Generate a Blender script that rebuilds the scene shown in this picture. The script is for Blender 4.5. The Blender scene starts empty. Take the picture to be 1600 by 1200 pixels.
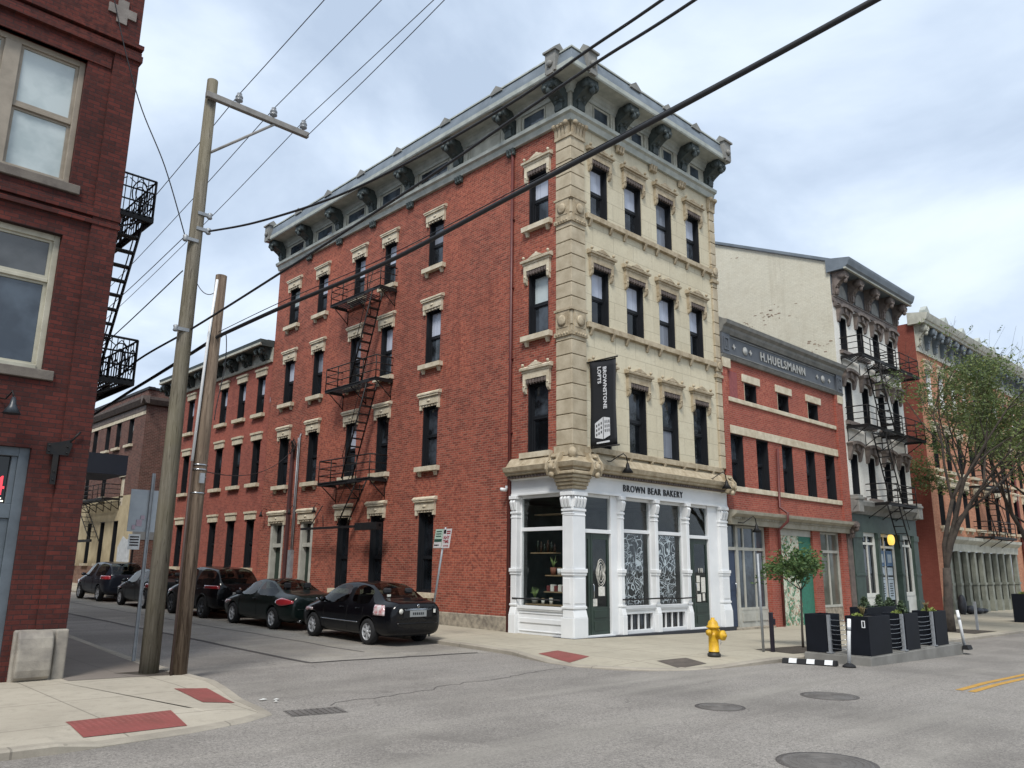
import bpy, bmesh, math, random
from math import sin, cos, pi, radians, sqrt
from mathutils import Vector, Matrix
from mathutils.bvhtree import BVHTree
rnd = random.Random(7)
SC = bpy.context.scene
COL = SC.collection

# ---------------------------------------------------------------- materials
def lin(h):
    if isinstance(h, (tuple, list)): return (h[0], h[1], h[2], 1.0)
    v = [int(h[i:i+2], 16)/255 for i in (0, 2, 4)]
    return tuple([x/12.92 if x <= .04045 else ((x+.055)/1.055)**2.4 for x in v]) + (1.0,)
class NT:
    def __init__(s, name):
        s.m = bpy.data.materials.new(name); s.m.use_nodes = True
        s.t = s.m.node_tree; s.n = s.t.nodes; s.b = s.n['Principled BSDF']
        s.out = s.n['Material Output']
    def new(s, ty, **kw):
        n = s.n.new(ty)
        for k, v in kw.items(): setattr(n, k, v)
        return n
    def l(s, a, b): s.t.links.new(a, b)
    def setv(s, sock, v):
        if hasattr(v, 'links') or hasattr(v, 'is_output'): s.l(v, sock)
        else: sock.default_value = v
    def math(s, op, a, b=0.0, c=None):
        n = s.new('ShaderNodeMath', operation=op); s.setv(n.inputs[0], a); s.setv(n.inputs[1], b)
        if c is not None: s.setv(n.inputs[2], c)
        return n.outputs[0]
    def mix(s, f, a, b, bt='MIX'):
        n = s.new('ShaderNodeMix', data_type='RGBA', blend_type=bt)
        s.setv(n.inputs[0], f); s.setv(n.inputs[6], a); s.setv(n.inputs[7], b)
        return n.outputs[2]
    def noise(s, vec, scale, detail=3, rough=.55, dist=0):
        n = s.new('ShaderNodeTexNoise'); n.inputs['Scale'].default_value = scale
        n.inputs['Detail'].default_value = detail; n.inputs['Roughness'].default_value = rough
        n.inputs['Distortion'].default_value = dist
        s.l(vec, n.inputs['Vector']); return n.outputs['Fac']
    def ramp(s, f, p0, p1, c0=(0, 0, 0, 1), c1=(1, 1, 1, 1)):
        n = s.new('ShaderNodeValToRGB'); e = n.color_ramp.elements
        e[0].position = p0; e[1].position = p1; e[0].color = c0; e[1].color = c1
        s.l(f, n.inputs[0]); return n.outputs[0]
    def pos(s): return s.new('ShaderNodeNewGeometry').outputs['Position']
    def obj(s): return s.new('ShaderNodeTexCoord').outputs['Object']
    def bump(s, h, strength=.3, dist=.01):
        n = s.new('ShaderNodeBump'); n.inputs['Strength'].default_value = strength
        n.inputs['Distance'].default_value = dist; s.l(h, n.inputs['Height']); s.l(n.outputs[0], s.b.inputs['Normal'])
    def base(s, c): s.setv(s.b.inputs['Base Color'], c)
    def rough(s, r): s.setv(s.b.inputs['Roughness'], r)
MATS = {}
def mat(name, c, rough=.6, metal=0, var=.12, sc=3.0, bump=0, coat=0, c2=None, obj=True, spec=.5, fine=None):
    if name in MATS: return MATS[name]
    t = NT(name); c = lin(c)
    v = t.obj() if obj else t.pos()
    c2 = lin(c2) if c2 else (c[0]*(1-var*2), c[1]*(1-var*2), c[2]*(1-var*2), 1)
    f = t.ramp(t.noise(v, sc, 5, .6), .35, .68)
    col = t.mix(f, c, c2)
    if fine:
        g = t.noise(v, fine, 3, .7); col = t.mix(.25, col, g, 'OVERLAY')
    t.base(col); t.rough(rough); t.b.inputs['Metallic'].default_value = metal
    t.b.inputs['Specular IOR Level'].default_value = spec
    if coat: t.b.inputs['Coat Weight'].default_value = coat; t.b.inputs['Coat Roughness'].default_value = .04
    if bump: t.bump(t.noise(v, sc*12, 4, .6), bump, .02)
    MATS[name] = t.m; return t.m
def uv_wall(t):
    g = t.new('ShaderNodeNewGeometry')
    sp = t.new('ShaderNodeSeparateXYZ'); t.l(g.outputs['Position'], sp.inputs[0])
    sn = t.new('ShaderNodeSeparateXYZ'); t.l(g.outputs['True Normal'], sn.inputs[0])
    ax = t.math('GREATER_THAN', t.math('ABSOLUTE', sn.outputs[0]), .5)
    u = t.math('ADD', t.math('MULTIPLY', sp.outputs[1], ax), t.math('MULTIPLY', sp.outputs[0], t.math('SUBTRACT', 1.0, ax)))
    cb = t.new('ShaderNodeCombineXYZ'); t.l(u, cb.inputs[0]); t.l(sp.outputs[2], cb.inputs[1])
    return cb.outputs[0], g.outputs['Position'], sp
def brick(name, c1, c2, mortar, w=.205, h=.07, m=.008, dark=None, dk=.5, stain=.35, rough=.85, soot=None, bumpk=.5, patch=None, streak=.35):
    t = NT(name); v, p, sp = uv_wall(t)
    b = t.new('ShaderNodeTexBrick'); t.l(v, b.inputs['Vector'])
    b.inputs['Color1'].default_value = lin(c1); b.inputs['Color2'].default_value = lin(c2); b.inputs['Mortar'].default_value = lin(mortar)
    b.inputs['Scale'].default_value = 1; b.inputs['Brick Width'].default_value = w; b.inputs['Row Height'].default_value = h
    b.inputs['Mortar Size'].default_value = m; b.inputs['Mortar Smooth'].default_value = .2; b.inputs['Bias'].default_value = -.1
    col = b.outputs['Color']
    n1 = t.noise(p, .35, 5, .6); n2 = t.noise(p, 2.2, 6, .65); n3 = t.noise(p, 14, 3, .7)
    if dark: col = t.mix(t.math('MULTIPLY', t.ramp(n2, .45, .7), dk), col, lin(dark))
    if patch: col = t.mix(t.math('MULTIPLY', t.ramp(n1, .46, .62), .42), col, t.mix(t.ramp(t.noise(v, 9.0, 1, .5), .42, .6), lin(patch), lin(c2)))
    wn = t.noise(v, 7.5, 2, .8); col = t.mix(t.math('MULTIPLY', t.ramp(wn, .6, .68), .45), col, lin(dark or c2))
    mpv = t.new('ShaderNodeMapping'); mpv.inputs['Scale'].default_value = (2.6, .16, 1); t.l(v, mpv.inputs[0]); col = t.mix(t.math('MULTIPLY', t.ramp(t.noise(mpv.outputs[0], 1.0, 5, .65), .52, .72), streak), col, lin(dark or c2))
    k = t.math('ADD', t.math('MULTIPLY', n1, stain*1.3), t.math('ADD', t.math('MULTIPLY', n2, stain*.8), t.math('MULTIPLY', n3, stain*.9)))
    k = t.math('ADD', k, 1-stain*1.5)
    col = t.mix(1.0, col, k, 'MULTIPLY')
    t.base(col); t.rough(rough); t.b.inputs['Specular IOR Level'].default_value = .25
    hh = t.math('ADD', t.math('SUBTRACT', 1.0, b.outputs['Fac']), t.math('MULTIPLY', n3, .6))
    t.bump(hh, bumpk, .012); MATS[name] = t.m; return t.m
def glass(name, c, rough=.04, stripe=0, c2=None, spec=.5):
    t = NT(name); p = t.pos()
    c = lin(c)
    if stripe:
        s = t.new('ShaderNodeSeparateXYZ'); t.l(p, s.inputs[0])
        a = t.math('ADD', s.outputs[0], s.outputs[1])
        f = t.math('FRACT', t.math('MULTIPLY', a, stripe))
        f = t.math('GREATER_THAN', f, .9)
        col = t.mix(t.math('MULTIPLY', f, .5), c, lin(c2 or '6f7684'))
        col = t.mix(t.math('MULTIPLY', t.noise(p, 1.3, 3), .35), col, lin(c2 or '6f7684'))
    else:
        col = t.mix(t.ramp(t.noise(p, 1.1, 4, .6), .42, .6), c, lin(c2) if c2 else (c[0]*2.2+.006, c[1]*2.2+.007, c[2]*2.2+.009, 1))
    t.base(col); t.rough(rough); t.b.inputs['Specular IOR Level'].default_value = spec
    w = t.noise(p, 2.5, 2); t.bump(w, .06, .05)
    MATS[name] = t.m; return t.m
def clear_glass(name, tint=(.93, .95, .95)):
    t = NT(name); tr = t.new('ShaderNodeBsdfTransparent'); tr.inputs[0].default_value = lin(tint)
    gl = t.new('ShaderNodeBsdfGlossy'); gl.inputs['Roughness'].default_value = .02
    ge = t.new('ShaderNodeNewGeometry'); dt = t.new('ShaderNodeVectorMath', operation='DOT_PRODUCT'); t.l(ge.outputs['Incoming'], dt.inputs[0]); t.l(ge.outputs['Normal'], dt.inputs[1])
    fk = t.math('ADD', t.math('MULTIPLY', t.math('POWER', t.math('SUBTRACT', 1.0, t.math('ABSOLUTE', dt.outputs['Value'])), 5.0), .9), .035)
    w = t.noise(t.pos(), 1.5, 2); bp = t.new('ShaderNodeBump'); bp.inputs['Strength'].default_value = .05; t.l(w, bp.inputs['Height'])
    t.l(bp.outputs[0], gl.inputs['Normal'])
    mx = t.new('ShaderNodeMixShader'); t.l(fk, mx.inputs[0]); t.l(tr.outputs[0], mx.inputs[1]); t.l(gl.outputs[0], mx.inputs[2])
    t.l(mx.outputs[0], t.out.inputs[0]); MATS[name] = t.m; return t.m
def emit(name, c, s):
    t = NT(name); t.base(lin(c)); t.b.inputs['Emission Color'].default_value = lin(c); t.b.inputs['Emission Strength'].default_value = s
    n = t.noise(t.obj(), 9, 2); t.setv(t.b.inputs['Emission Strength'], t.math('ADD', t.math('MULTIPLY', n, s*.4), s*.8))
    MATS[name] = t.m; return t.m

# ---------------------------------------------------------------- mesh builder
def FL(c=0.0): return lambda a, o, z: (c-o, a, z)      # wall facing -X at x=c : a = y
def FR(c=0.0): return lambda a, o, z: (a, c-o, z)      # wall facing -Y at y=c : a = x
def FE(c=0.0): return lambda a, o, z: (c+o, a, z)      # wall facing +X
ID = lambda x, y, z: (x, y, z)
SPLIT = {'brick_pier','brick_pilaster','stone_sill','ornamental_railing','carved_panel','carved_capital','stone_band','parapet_block','stone_block','stall_riser','ground_floor_wall','frieze_block','posted_notice','gift_box','bracket','raised_ornament','rod','door_seam','printing'}
class MB:
    def __init__(s, T=ID): s.v = []; s.f = []; s.m = []; s.T = T; s.cur = 0; s.sm = []
    def P(s, a, o, z): s.v.append(s.T(a, o, z)); return len(s.v)-1
    def face(s, idx, smooth=False): s.f.append(idx); s.m.append(s.cur); s.sm.append(smooth)
    def quad(s, *pts): s.face([s.P(*p) for p in pts])
    def box(s, a0, a1, o0, o1, z0, z1):
        i = [s.P(a, o, z) for z in (z0, z1) for a, o in ((a0, o0), (a1, o0), (a1, o1), (a0, o1))]
        for q in ((0, 1, 2, 3), (4, 5, 6, 7), (0, 1, 5, 4), (1, 2, 6, 5), (2, 3, 7, 6), (3, 0, 4, 7)): s.face([i[k] for k in q])
        return s
    def tbox(s, a0, a1, o0, o1, z0, z1, ta=0, to=0):   # top shrunk
        i = [s.P(*p) for p in ((a0, o0, z0), (a1, o0, z0), (a1, o1, z0), (a0, o1, z0), (a0+ta, o0, z1), (a1-ta, o0, z1), (a1-ta, o1-to, z1), (a0+ta, o1-to, z1))]
        for q in ((0, 1, 2, 3), (4, 5, 6, 7), (0, 1, 5, 4), (1, 2, 6, 5), (2, 3, 7, 6), (3, 0, 4, 7)): s.face([i[k] for k in q])
        return s
    def prism(s, poly, a0, a1, cap=True):              # poly in (o,z), swept along a
        n = len(poly); A = [s.P(a0, o, z) for o, z in poly]; B = [s.P(a1, o, z) for o, z in poly]
        for k in range(n): s.face([A[k], A[(k+1) % n], B[(k+1) % n], B[k]])
        if cap: s.face(A[::-1]); s.face(B)
        return s
    def plate(s, poly, o0, o1):                        # poly in (a,z), extruded along o
        n = len(poly); A = [s.P(a, o0, z) for a, z in poly]; B = [s.P(a, o1, z) for a, z in poly]
        for k in range(n): s.face([A[k], A[(k+1) % n], B[(k+1) % n], B[k]])
        s.face(A[::-1]); s.face(B); return s
    def slab(s, poly, z0, z1):                         # poly in (a,o), extruded along z
        n = len(poly); A = [s.P(a, o, z0) for a, o in poly]; B = [s.P(a, o, z1) for a, o in poly]
        for k in range(n): s.face([A[k], A[(k+1) % n], B[(k+1) % n], B[k]])
        s.face(A[::-1]); s.face(B); return s
    def tube(s, pts, r, n=6, caps=True, r1=None):
        pts = [Vector(s.T(*p)) for p in pts]; T0 = s.T; s.T = ID; rings = []; N = len(pts)
        up = None
        for k, p in enumerate(pts):
            d = (pts[min(k+1, N-1)]-pts[max(k-1, 0)])
            d = d.normalized() if d.length > 1e-9 else Vector((0, 0, 1))
            if up is None:
                up = Vector((0, 0, 1)) if abs(d.z) < .9 else Vector((1, 0, 0))
            e = d.cross(up); e = e.normalized() if e.length > 1e-6 else d.orthogonal().normalized()
            g = e.cross(d); up = g
            rr = r[k] if isinstance(r, (list, tuple)) else (r if r1 is None else r+(r1-r)*k/(N-1))
            rings.append([s.P(*(p+e*rr*cos(2*pi*j/n)+g*rr*sin(2*pi*j/n))) for j in range(n)])
        for k in range(N-1):
            for j in range(n): s.face([rings[k][j], rings[k][(j+1) % n], rings[k+1][(j+1) % n], rings[k+1][j]], True)
        if caps: s.face(rings[0][::-1]); s.face(rings[-1])
        s.T = T0; return s
    def lathe(s, prof, ctr=(0, 0, 0), n=16, axis='z', smooth=True, cap=True):
        rings = []
        for r, h in prof:
            ring = []
            for j in range(n):
                a = 2*pi*j/n
                if axis == 'z': q = (ctr[0]+r*cos(a), ctr[1]+r*sin(a), ctr[2]+h)
                elif axis == 'a': q = (ctr[0]+h, ctr[1]+r*cos(a), ctr[2]+r*sin(a))
                else: q = (ctr[0]+r*cos(a), ctr[1]+h, ctr[2]+r*sin(a))
                ring.append(s.P(*q))
            rings.append(ring)
        for k in range(len(rings)-1):
            for j in range(n): s.face([rings[k][j], rings[k][(j+1) % n], rings[k+1][(j+1) % n], rings[k+1][j]], smooth)
        if cap and prof[0][0] > 1e-6: s.face(rings[0][::-1])
        if cap and prof[-1][0] > 1e-6: s.face(rings[-1])
        return s
    def ball(s, c, r, n=8, sq=(1, 1, 1)):
        m = n//2+1
        s.v0 = len(s.v); rings = []
        for i in range(m+1):
            th = pi*i/m
            rr = max(sin(th), .02)
            rings.append([s.P(c[0]+r*sq[0]*rr*cos(2*pi*j/n), c[1]+r*sq[1]*rr*sin(2*pi*j/n), c[2]+r*sq[2]*cos(th)) for j in range(n)])
        for k in range(m):
            for j in range(n): s.face([rings[k][j], rings[k][(j+1) % n], rings[k+1][(j+1) % n], rings[k+1][j]], True)
        return s
    def grid(s, pts, smooth=True):                     # pts[i][j] in T coords
        I = [[s.P(*p) for p in row] for row in pts]
        for i in range(len(I)-1):
            for j in range(len(I[0])-1): s.face([I[i][j], I[i+1][j], I[i+1][j+1], I[i][j+1]], smooth)
        return s
    def clusters(s):
        par = list(range(len(s.v)))
        def fd(i):
            while par[i] != i: par[i] = par[par[i]]; i = par[i]
            return i
        for f in s.f:
            for k in f[1:]: par[fd(k)] = fd(f[0])
        bb = {}
        for i, v in enumerate(s.v):
            r = fd(i); b = bb.setdefault(r, [list(v), list(v)])
            for k in range(3): b[0][k] = min(b[0][k], v[k]); b[1][k] = max(b[1][k], v[k])
        ks = list(bb); ch = True
        for i, p in enumerate(ks):
            for q in ks[i+1:]:
                if all(bb[p][0][k] <= bb[q][1][k]+.012 and bb[q][0][k] <= bb[p][1][k]+.012 for k in range(3)): par[fd(p)] = fd(q)
        out = {}
        for fi, f in enumerate(s.f): out.setdefault(fd(f[0]), []).append(fi)
        return list(out.values())
    def build(s, name, mats, parent=None, bevel=0, seg=1, recalc=True, kind=None):
        if name in SPLIT and parent is not None:
            cs = s.clusters()
            if len(cs) > 1:
                o = None
                for c in cs:
                    m = MB(ID)
                    for fi in c: m.cur = s.m[fi]; m.face([m.P(*s.v[k]) for k in s.f[fi]], s.sm[fi])
                    # weld duplicated corners
                    ix = {}; mp = []; nv = []
                    for v in m.v:
                        key = (round(v[0], 5), round(v[1], 5), round(v[2], 5))
                        if key not in ix: ix[key] = len(nv); nv.append(v)
                        mp.append(ix[key])
                    m.v = nv; m.f = [[mp[k] for k in f] for f in m.f]
                    o = m.build1(name, mats, parent, bevel, seg, recalc, kind)
                return o
        return s.build1(name, mats, parent, bevel, seg, recalc, kind)
    def build1(s, name, mats, parent=None, bevel=0, seg=1, recalc=True, kind=None):
        me = bpy.data.meshes.new(name)
        off = Vector(parent['_o']) if parent is not None and '_o' in parent else Vector((0, 0, 0))
        me.from_pydata([Vector(p)-off for p in s.v], [], s.f)
        if not isinstance(mats, (list, tuple)): mats = [mats]
        for m in mats: me.materials.append(m)
        for p, mi, sm in zip(me.polygons, s.m, s.sm): p.material_index = mi; p.use_smooth = sm
        if recalc:
            b = bmesh.new(); b.from_mesh(me); bmesh.ops.recalc_face_normals(b, faces=b.faces); b.to_mesh(me); b.free()
        me.update()
        o = bpy.data.objects.new(name, me); COL.objects.link(o)
        if parent is not None: o.parent = parent; o['_o'] = list(off)
        if bevel:
            md = o.modifiers.new('bevel', 'BEVEL'); md.width = bevel; md.segments = seg; md.limit_method = 'ANGLE'; md.angle_limit = radians(40)
        if kind: o['kind'] = kind
        return o
def thing(name, label, cat, loc=(0, 0, 0), group=None):
    o = bpy.data.objects.new(name, None); COL.objects.link(o); o.location = loc; o.empty_display_size = .2
    o['label'] = label; o['category'] = cat; o['_o'] = list(loc)
    if group: o['group'] = group
    return o
def tag(o, label, cat, group=None):
    o['label'] = label; o['category'] = cat
    if group: o['group'] = group
    return o
def rebase(o, loc):
    """move a single-mesh thing's origin to its base"""
    L = Vector(loc); o.data.transform(Matrix.Translation(-L)); o.location = L; return o
def text_mesh(body, size, extrude=.01, spacing=1.0, align='CENTER', bold=0):
    cu = bpy.data.curves.new('t', 'FONT'); cu.body = body; cu.size = size; cu.extrude = extrude; cu.align_x = align; cu.align_y = 'CENTER'
    cu.space_character = spacing; cu.offset = bold; cu.resolution_u = 3
    ob = bpy.data.objects.new('t', cu); COL.objects.link(ob)
    dg = bpy.context.evaluated_depsgraph_get(); dg.update()
    me = bpy.data.meshes.new_from_object(ob.evaluated_get(dg))
    bpy.data.objects.remove(ob); bpy.data.curves.remove(cu); return me
BAS = {'L': Matrix(((0, 0, -1), (-1, 0, 0), (0, 1, 0))), 'R': Matrix(((1, 0, 0), (0, 0, -1), (0, 1, 0))), 'U': Matrix.Identity(3)}
def text(name, body, size, at, basis, m, parent=None, extrude=.01, spacing=1.0, rot=0, bold=0, sx=1.0, align='CENTER'):
    me = text_mesh(body, size, extrude, spacing, align, bold); me.name = name
    B = BAS[basis] if isinstance(basis, str) else basis
    M = Matrix.Translation(Vector(at)) @ B.to_4x4() @ Matrix.Rotation(rot, 4, 'Z') @ Matrix.Diagonal((sx, 1, 1, 1))
    if parent is not None and '_o' in parent: M = Matrix.Translation(-Vector(parent['_o'])) @ M
    me.transform(M); me.materials.clear(); me.materials.append(m)
    o = bpy.data.objects.new(name, me); COL.objects.link(o)
    if parent is not None: o.parent = parent; o['_o'] = parent['_o']
    return o
def wall_holes(mb, a0, a1, z0, z1, holes, o=0.0, rev=.2):
    A = sorted(set([a0, a1]+[h[0] for h in holes]+[h[1] for h in holes])); Z = sorted(set([z0, z1]+[h[2] for h in holes]+[h[3] for h in holes]))
    A = [a for a in A if a0-1e-6 <= a <= a1+1e-6]; Z = [z for z in Z if z0-1e-6 <= z <= z1+1e-6]
    for i in range(len(A)-1):
        for j in range(len(Z)-1):
            ca, cz = (A[i]+A[i+1])/2, (Z[j]+Z[j+1])/2
            if any(h[0] < ca < h[1] and h[2] < cz < h[3] for h in holes): continue
            mb.quad((A[i], o, Z[j]), (A[i+1], o, Z[j]), (A[i+1], o, Z[j+1]), (A[i], o, Z[j+1]))
    for h0, h1, g0, g1 in [h[:4] for h in holes]:
        mb.quad((h0, o, g0), (h0, o-rev, g0), (h0, o-rev, g1), (h0, o, g1)); mb.quad((h1, o, g0), (h1, o, g1), (h1, o-rev, g1), (h1, o-rev, g0))
        mb.quad((h0, o, g1), (h0, o-rev, g1), (h1, o-rev, g1), (h1, o, g1)); mb.quad((h0, o, g0), (h1, o, g0), (h1, o-rev, g0), (h0, o-rev, g0))
def zoff(x, y): return -0.019*min(max(x, 0), 8)-.004*max(x-8, 0)+0.0125*max(y-1, 0)

# ---------------------------------------------------------------- palette
M_red = brick('red painted brick', 'a25645', '70372d', '9d806f', m=.0075, dark='59302b', dk=.55, stain=.62, patch='a8614a')
M_red2 = brick('smooth red brick', '9f584b', '81443a', '947062', m=.006, dark='643a34', dk=.45, stain=.55, patch='9f5a48')
M_deep = brick('dark red brick', '5f2d27', '40211e', '352828', w=.21, h=.074, m=.007, dark='2c1c1b', dk=.65, stain=.55, patch='6a372d')
M_orange = brick('orange red brick', 'a25244', '843e33', '97786b', m=.008, dark='754038', dk=.4, stain=.55, patch='ac6a55')
M_orange2 = brick('pale orange brick', 'c08a6c', 'a8735a', 'a07c68', m=.006, dark='85503e', dk=.4, stain=.35)
M_brown = brick('brown weathered brick', '704b43', '543932', '7a685e', w=.22, h=.085, m=.012, dark='352a2a', dk=.5, stain=.4)
M_cream = brick('cream painted ashlar', 'c9c1aa', 'c2b9a1', 'a69d88', w=.95, h=.52, m=.009, dark='aba18a', dk=.5, stain=.3, bumpk=.35)
M_whitebrick = brick('white painted brick', 'cdc9b8', 'c6c2b1', 'bab6a6', m=.006, dark='a8a08c', dk=.35, stain=.22, bumpk=.35)
M_white2 = brick('off white painted brick', 'e2e0d9', 'dcd9d1', 'd3d0c8', m=.005, dark='b5b0a6', dk=.3, stain=.2, bumpk=.3)
M_stone = mat('cream stone trim', 'cdc3ae', .8, c2='b1a48c', sc=4, bump=.25, obj=False)
M_quoin = mat('tan sandstone', 'b9ad96', .85, c2='9c8f78', sc=2.2, bump=.3, obj=False)
M_quoin2 = mat('weathered sandstone trim', 'b3a68e', .85, c2='8f8068', sc=5, bump=.4, obj=False)
M_lint = mat('off white stone lintel', 'c9bfa8', .8, c2='aea28a', sc=5, bump=.2, obj=False)
M_rock = mat('rough limestone base', 'a79d8c', .9, c2='6f675d', sc=6, bump=.6, obj=False)
M_green = mat('dark green painted metal', '454e4d', .6, c2='303838', sc=6, bump=.2, obj=False)
M_corn = mat('grey green painted cornice', 'b3b7b0', .65, c2='969b95', sc=3, bump=.1, obj=False)
M_corn2 = mat('pale painted cornice', 'b9b8ab', .65, c2='9a998d', sc=3, bump=.1, obj=False)
M_slate = mat('blue grey metal roofing', '727b83', .5, c2='5a636b', sc=1.5, obj=False)
M_frame = mat('charcoal window frame', '202226', .5, var=.1, spec=.3)
M_black = mat('black painted iron', '131417', .55, c2='211e1c', sc=7, spec=.3)
M_white = mat('white painted wood', 'dfe0e0', .5, c2='d2d4d5', sc=1.2, obj=False)
M_blackbase = mat('blue black painted plinth', '23252d', .5, var=.1, obj=False)
M_dgreen = mat('bottle green painted door', '28382f', .4, c2='1f2c26', sc=3)
M_bluedoor = mat('navy blue door', '27364f', .4, var=.1)
M_greytrim = mat('warm grey painted wood', 'b0afa6', .6, c2='98978e', sc=3, obj=False)
M_greentrim = mat('slate green paint', '3a4a43', .55, c2='2c3b35', sc=3, obj=False)
M_brownst = mat('brown weathered trim', '6b5f58', .8, c2='4c4340', sc=5, bump=.3, obj=False)
M_sign = mat('slate grey sign panel', '575b61', .6, c2='484c52', sc=2, obj=False)
M_greycorn = mat('mid grey cornice', '85847f', .7, c2='6a6a67', sc=3, bump=.15, obj=False)
M_int = mat('dim interior wall', '2b2c2b', .9, var=.2)
M_intw = mat('shop interior panelling', '5c6660', .9, c2='3f4743', sc=1.2)
M_room = mat('pale interior wall', '8b8a83', .9, var=.15)
G_dark = glass('dark window glass', '0d1013')
G_dark2 = glass('dark glass with painted reflections', '15171a', c2='454c54')  # lighter blotches paint cloud reflections into the glass colour
G_blind = glass('glass over white blinds', 'b9bfcd', .12, stripe=3.1, c2='8e95a5')
G_blind2 = glass('glass over grey curtains', '7d828c', .1, stripe=4.0, c2='5d626d')
G_pale = glass('pale glass for shades and painted reflections', 'b5bfc0', .08, c2='9fabad')
G_grey = glass('grey reflecting glass', '4d565e', .05, c2='2b3036')
G_clear = clear_glass('clear shop glass')
M_metal = mat('galvanised steel', '9b9ea1', .5, .4, c2='82868a', sc=5)
M_steel = mat('bright steel', 'b9bcc0', .25, 1.0)
M_rub = mat('black rubber', '17171a', .8)
M_copper = mat('red brown painted pipe', '5f2a26', .5, c2='4d231f', sc=4)
# ---------------------------------------------------------------- generic window
def hood_simple(mb, a0, a1, z, w=.16, h=.44):      # stepped stone lintel with dentilled drop
    e = .1
    mb.box(a0-e, a1+e, 0, .09, z+.02, z+h*.62)
    mb.box(a0-e-.03, a1+e+.03, 0, .14, z+h*.62, z+h*.76)
    mb.prism([(0, z+h*.76), (.16, z+h*.76), (.16, z+h*.86), (.08, z+h), (0, z+h)], a0-e-.07, a1+e+.07)
    n = 5; st = (a1-a0)/n
    for k in range(n): mb.box(a0+st*k+.03, a0+st*(k+1)-.03, .0, .06, z-.05, z+.0195)
    for s in (a0-e+.002, a1+.01): mb.box(s, s+e-.012, .0, .075, z-.14, z+.0195)
    mb.ball(((a0+a1)/2, .09, z+h*.3), .06, 8, (1.6, .5, .8))
def hood_fancy(mb, a0, a1, z, h=.48):
    e = .11
    mb.box(a0-e, a1+e, 0, .1, z+.1, z+h*.6)
    mb.box(a0-e-.03, a1+e+.03, 0, .12, z+h*.6, z+h*.74)
    mb.prism([(0, z+h*.74), (.17, z+h*.74), (.18, z+h*.86), (.08, z+h), (0, z+h)], a0-e-.08, a1+e+.08)
    c = (a0+a1)/2
    mb.plate([(c-.3, z+h-.02), (c+.3, z+h-.02), (c+.06, z+h+.08), (c-.06, z+h+.08)], .0, .14)
    mb.ball((c, .1, z+h+.08), .05, 8, (1.3, .7, 1))
    for s in (-1, 1):
        q = a0-e if s < 0 else a1+e
        mb.ball((q-s*.02-(.0), .12, z+h+.04), .05, 6)
        b0, b1 = (a0-e+.001, a0-.005) if s < 0 else (a1+.005, a1+e-.001)
        mb.box(b0, b1, 0, .1, z-.14, z+.099)
        mb.prism([(0, z-.14), (.12, z-.14), (.1, z-.24), (.04, z-.31), (0, z-.31)], b0+.012, b1-.012)
        mb.ball(((b0+b1)/2, .1, z-.08), .036, 6)
def hood_teeth(mb, a0, a1, z):
    n = 7; st = (a1-a0)/n
    for k in range(n):
        mb.box(a0+st*k+.012, a0+st*(k+1)-.012, -.02, .085, z-.02, z+.098)
        mb.ball((a0+st*(k+.5), .05, z-.03), st*.3, 6)
def hood_plain(mb, a0, a1, z, h=.34):
    mb.box(a0-.12, a1+.12, 0, .06, z, z+h-.09); mb.box(a0-.16, a1+.16, 0, .1, z+h-.09, z+h)
def hood_arch(mb, a0, a1, z, h=.62):             # bracketed segmental brown hood (z = springing)
    c = (a0+a1)/2; w = (a1-a0)/2; n = 8
    def arc(r, dz, k): t = -1+2*k/n; return (c+t*r, z+dz+.2*sqrt(max(0, 1-t*t*.85))-.08)
    inner = [arc(w+.02, .02, k) for k in range(n+1)]; outer = [arc(w+.2, .28, k) for k in range(n+1)]
    for k in range(n): mb.plate([inner[k], inner[k+1], outer[k+1], outer[k]], 0, .14)
    o2 = [arc(w+.28, .4, k) for k in range(n+1)]
    for k in range(n): mb.plate([outer[k], outer[k+1], o2[k+1], o2[k]], 0, .26)
    for s in (-1, 1):
        q = c+s*(w+.11)
        mb.prism([(0, z-.3), (.08, z-.26), (.2, z+.16), (.2, z+.3), (0, z+.3)], q-.085, q+.085)
    mb.ball((c, .16, z+.28), .09, 8, (1, .8, 1.5))
def sill_simple(mb, a0, a1, z, br=True):
    mb.box(a0-.17, a1+.17, -.05, .16, z-.15, z)
    if br:
        for q in (a0-.06, a1-.04): mb.prism([(0, z-.3), (.05, z-.3), (.12, z-.1505), (0, z-.1505)], q, q+.1)
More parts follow.
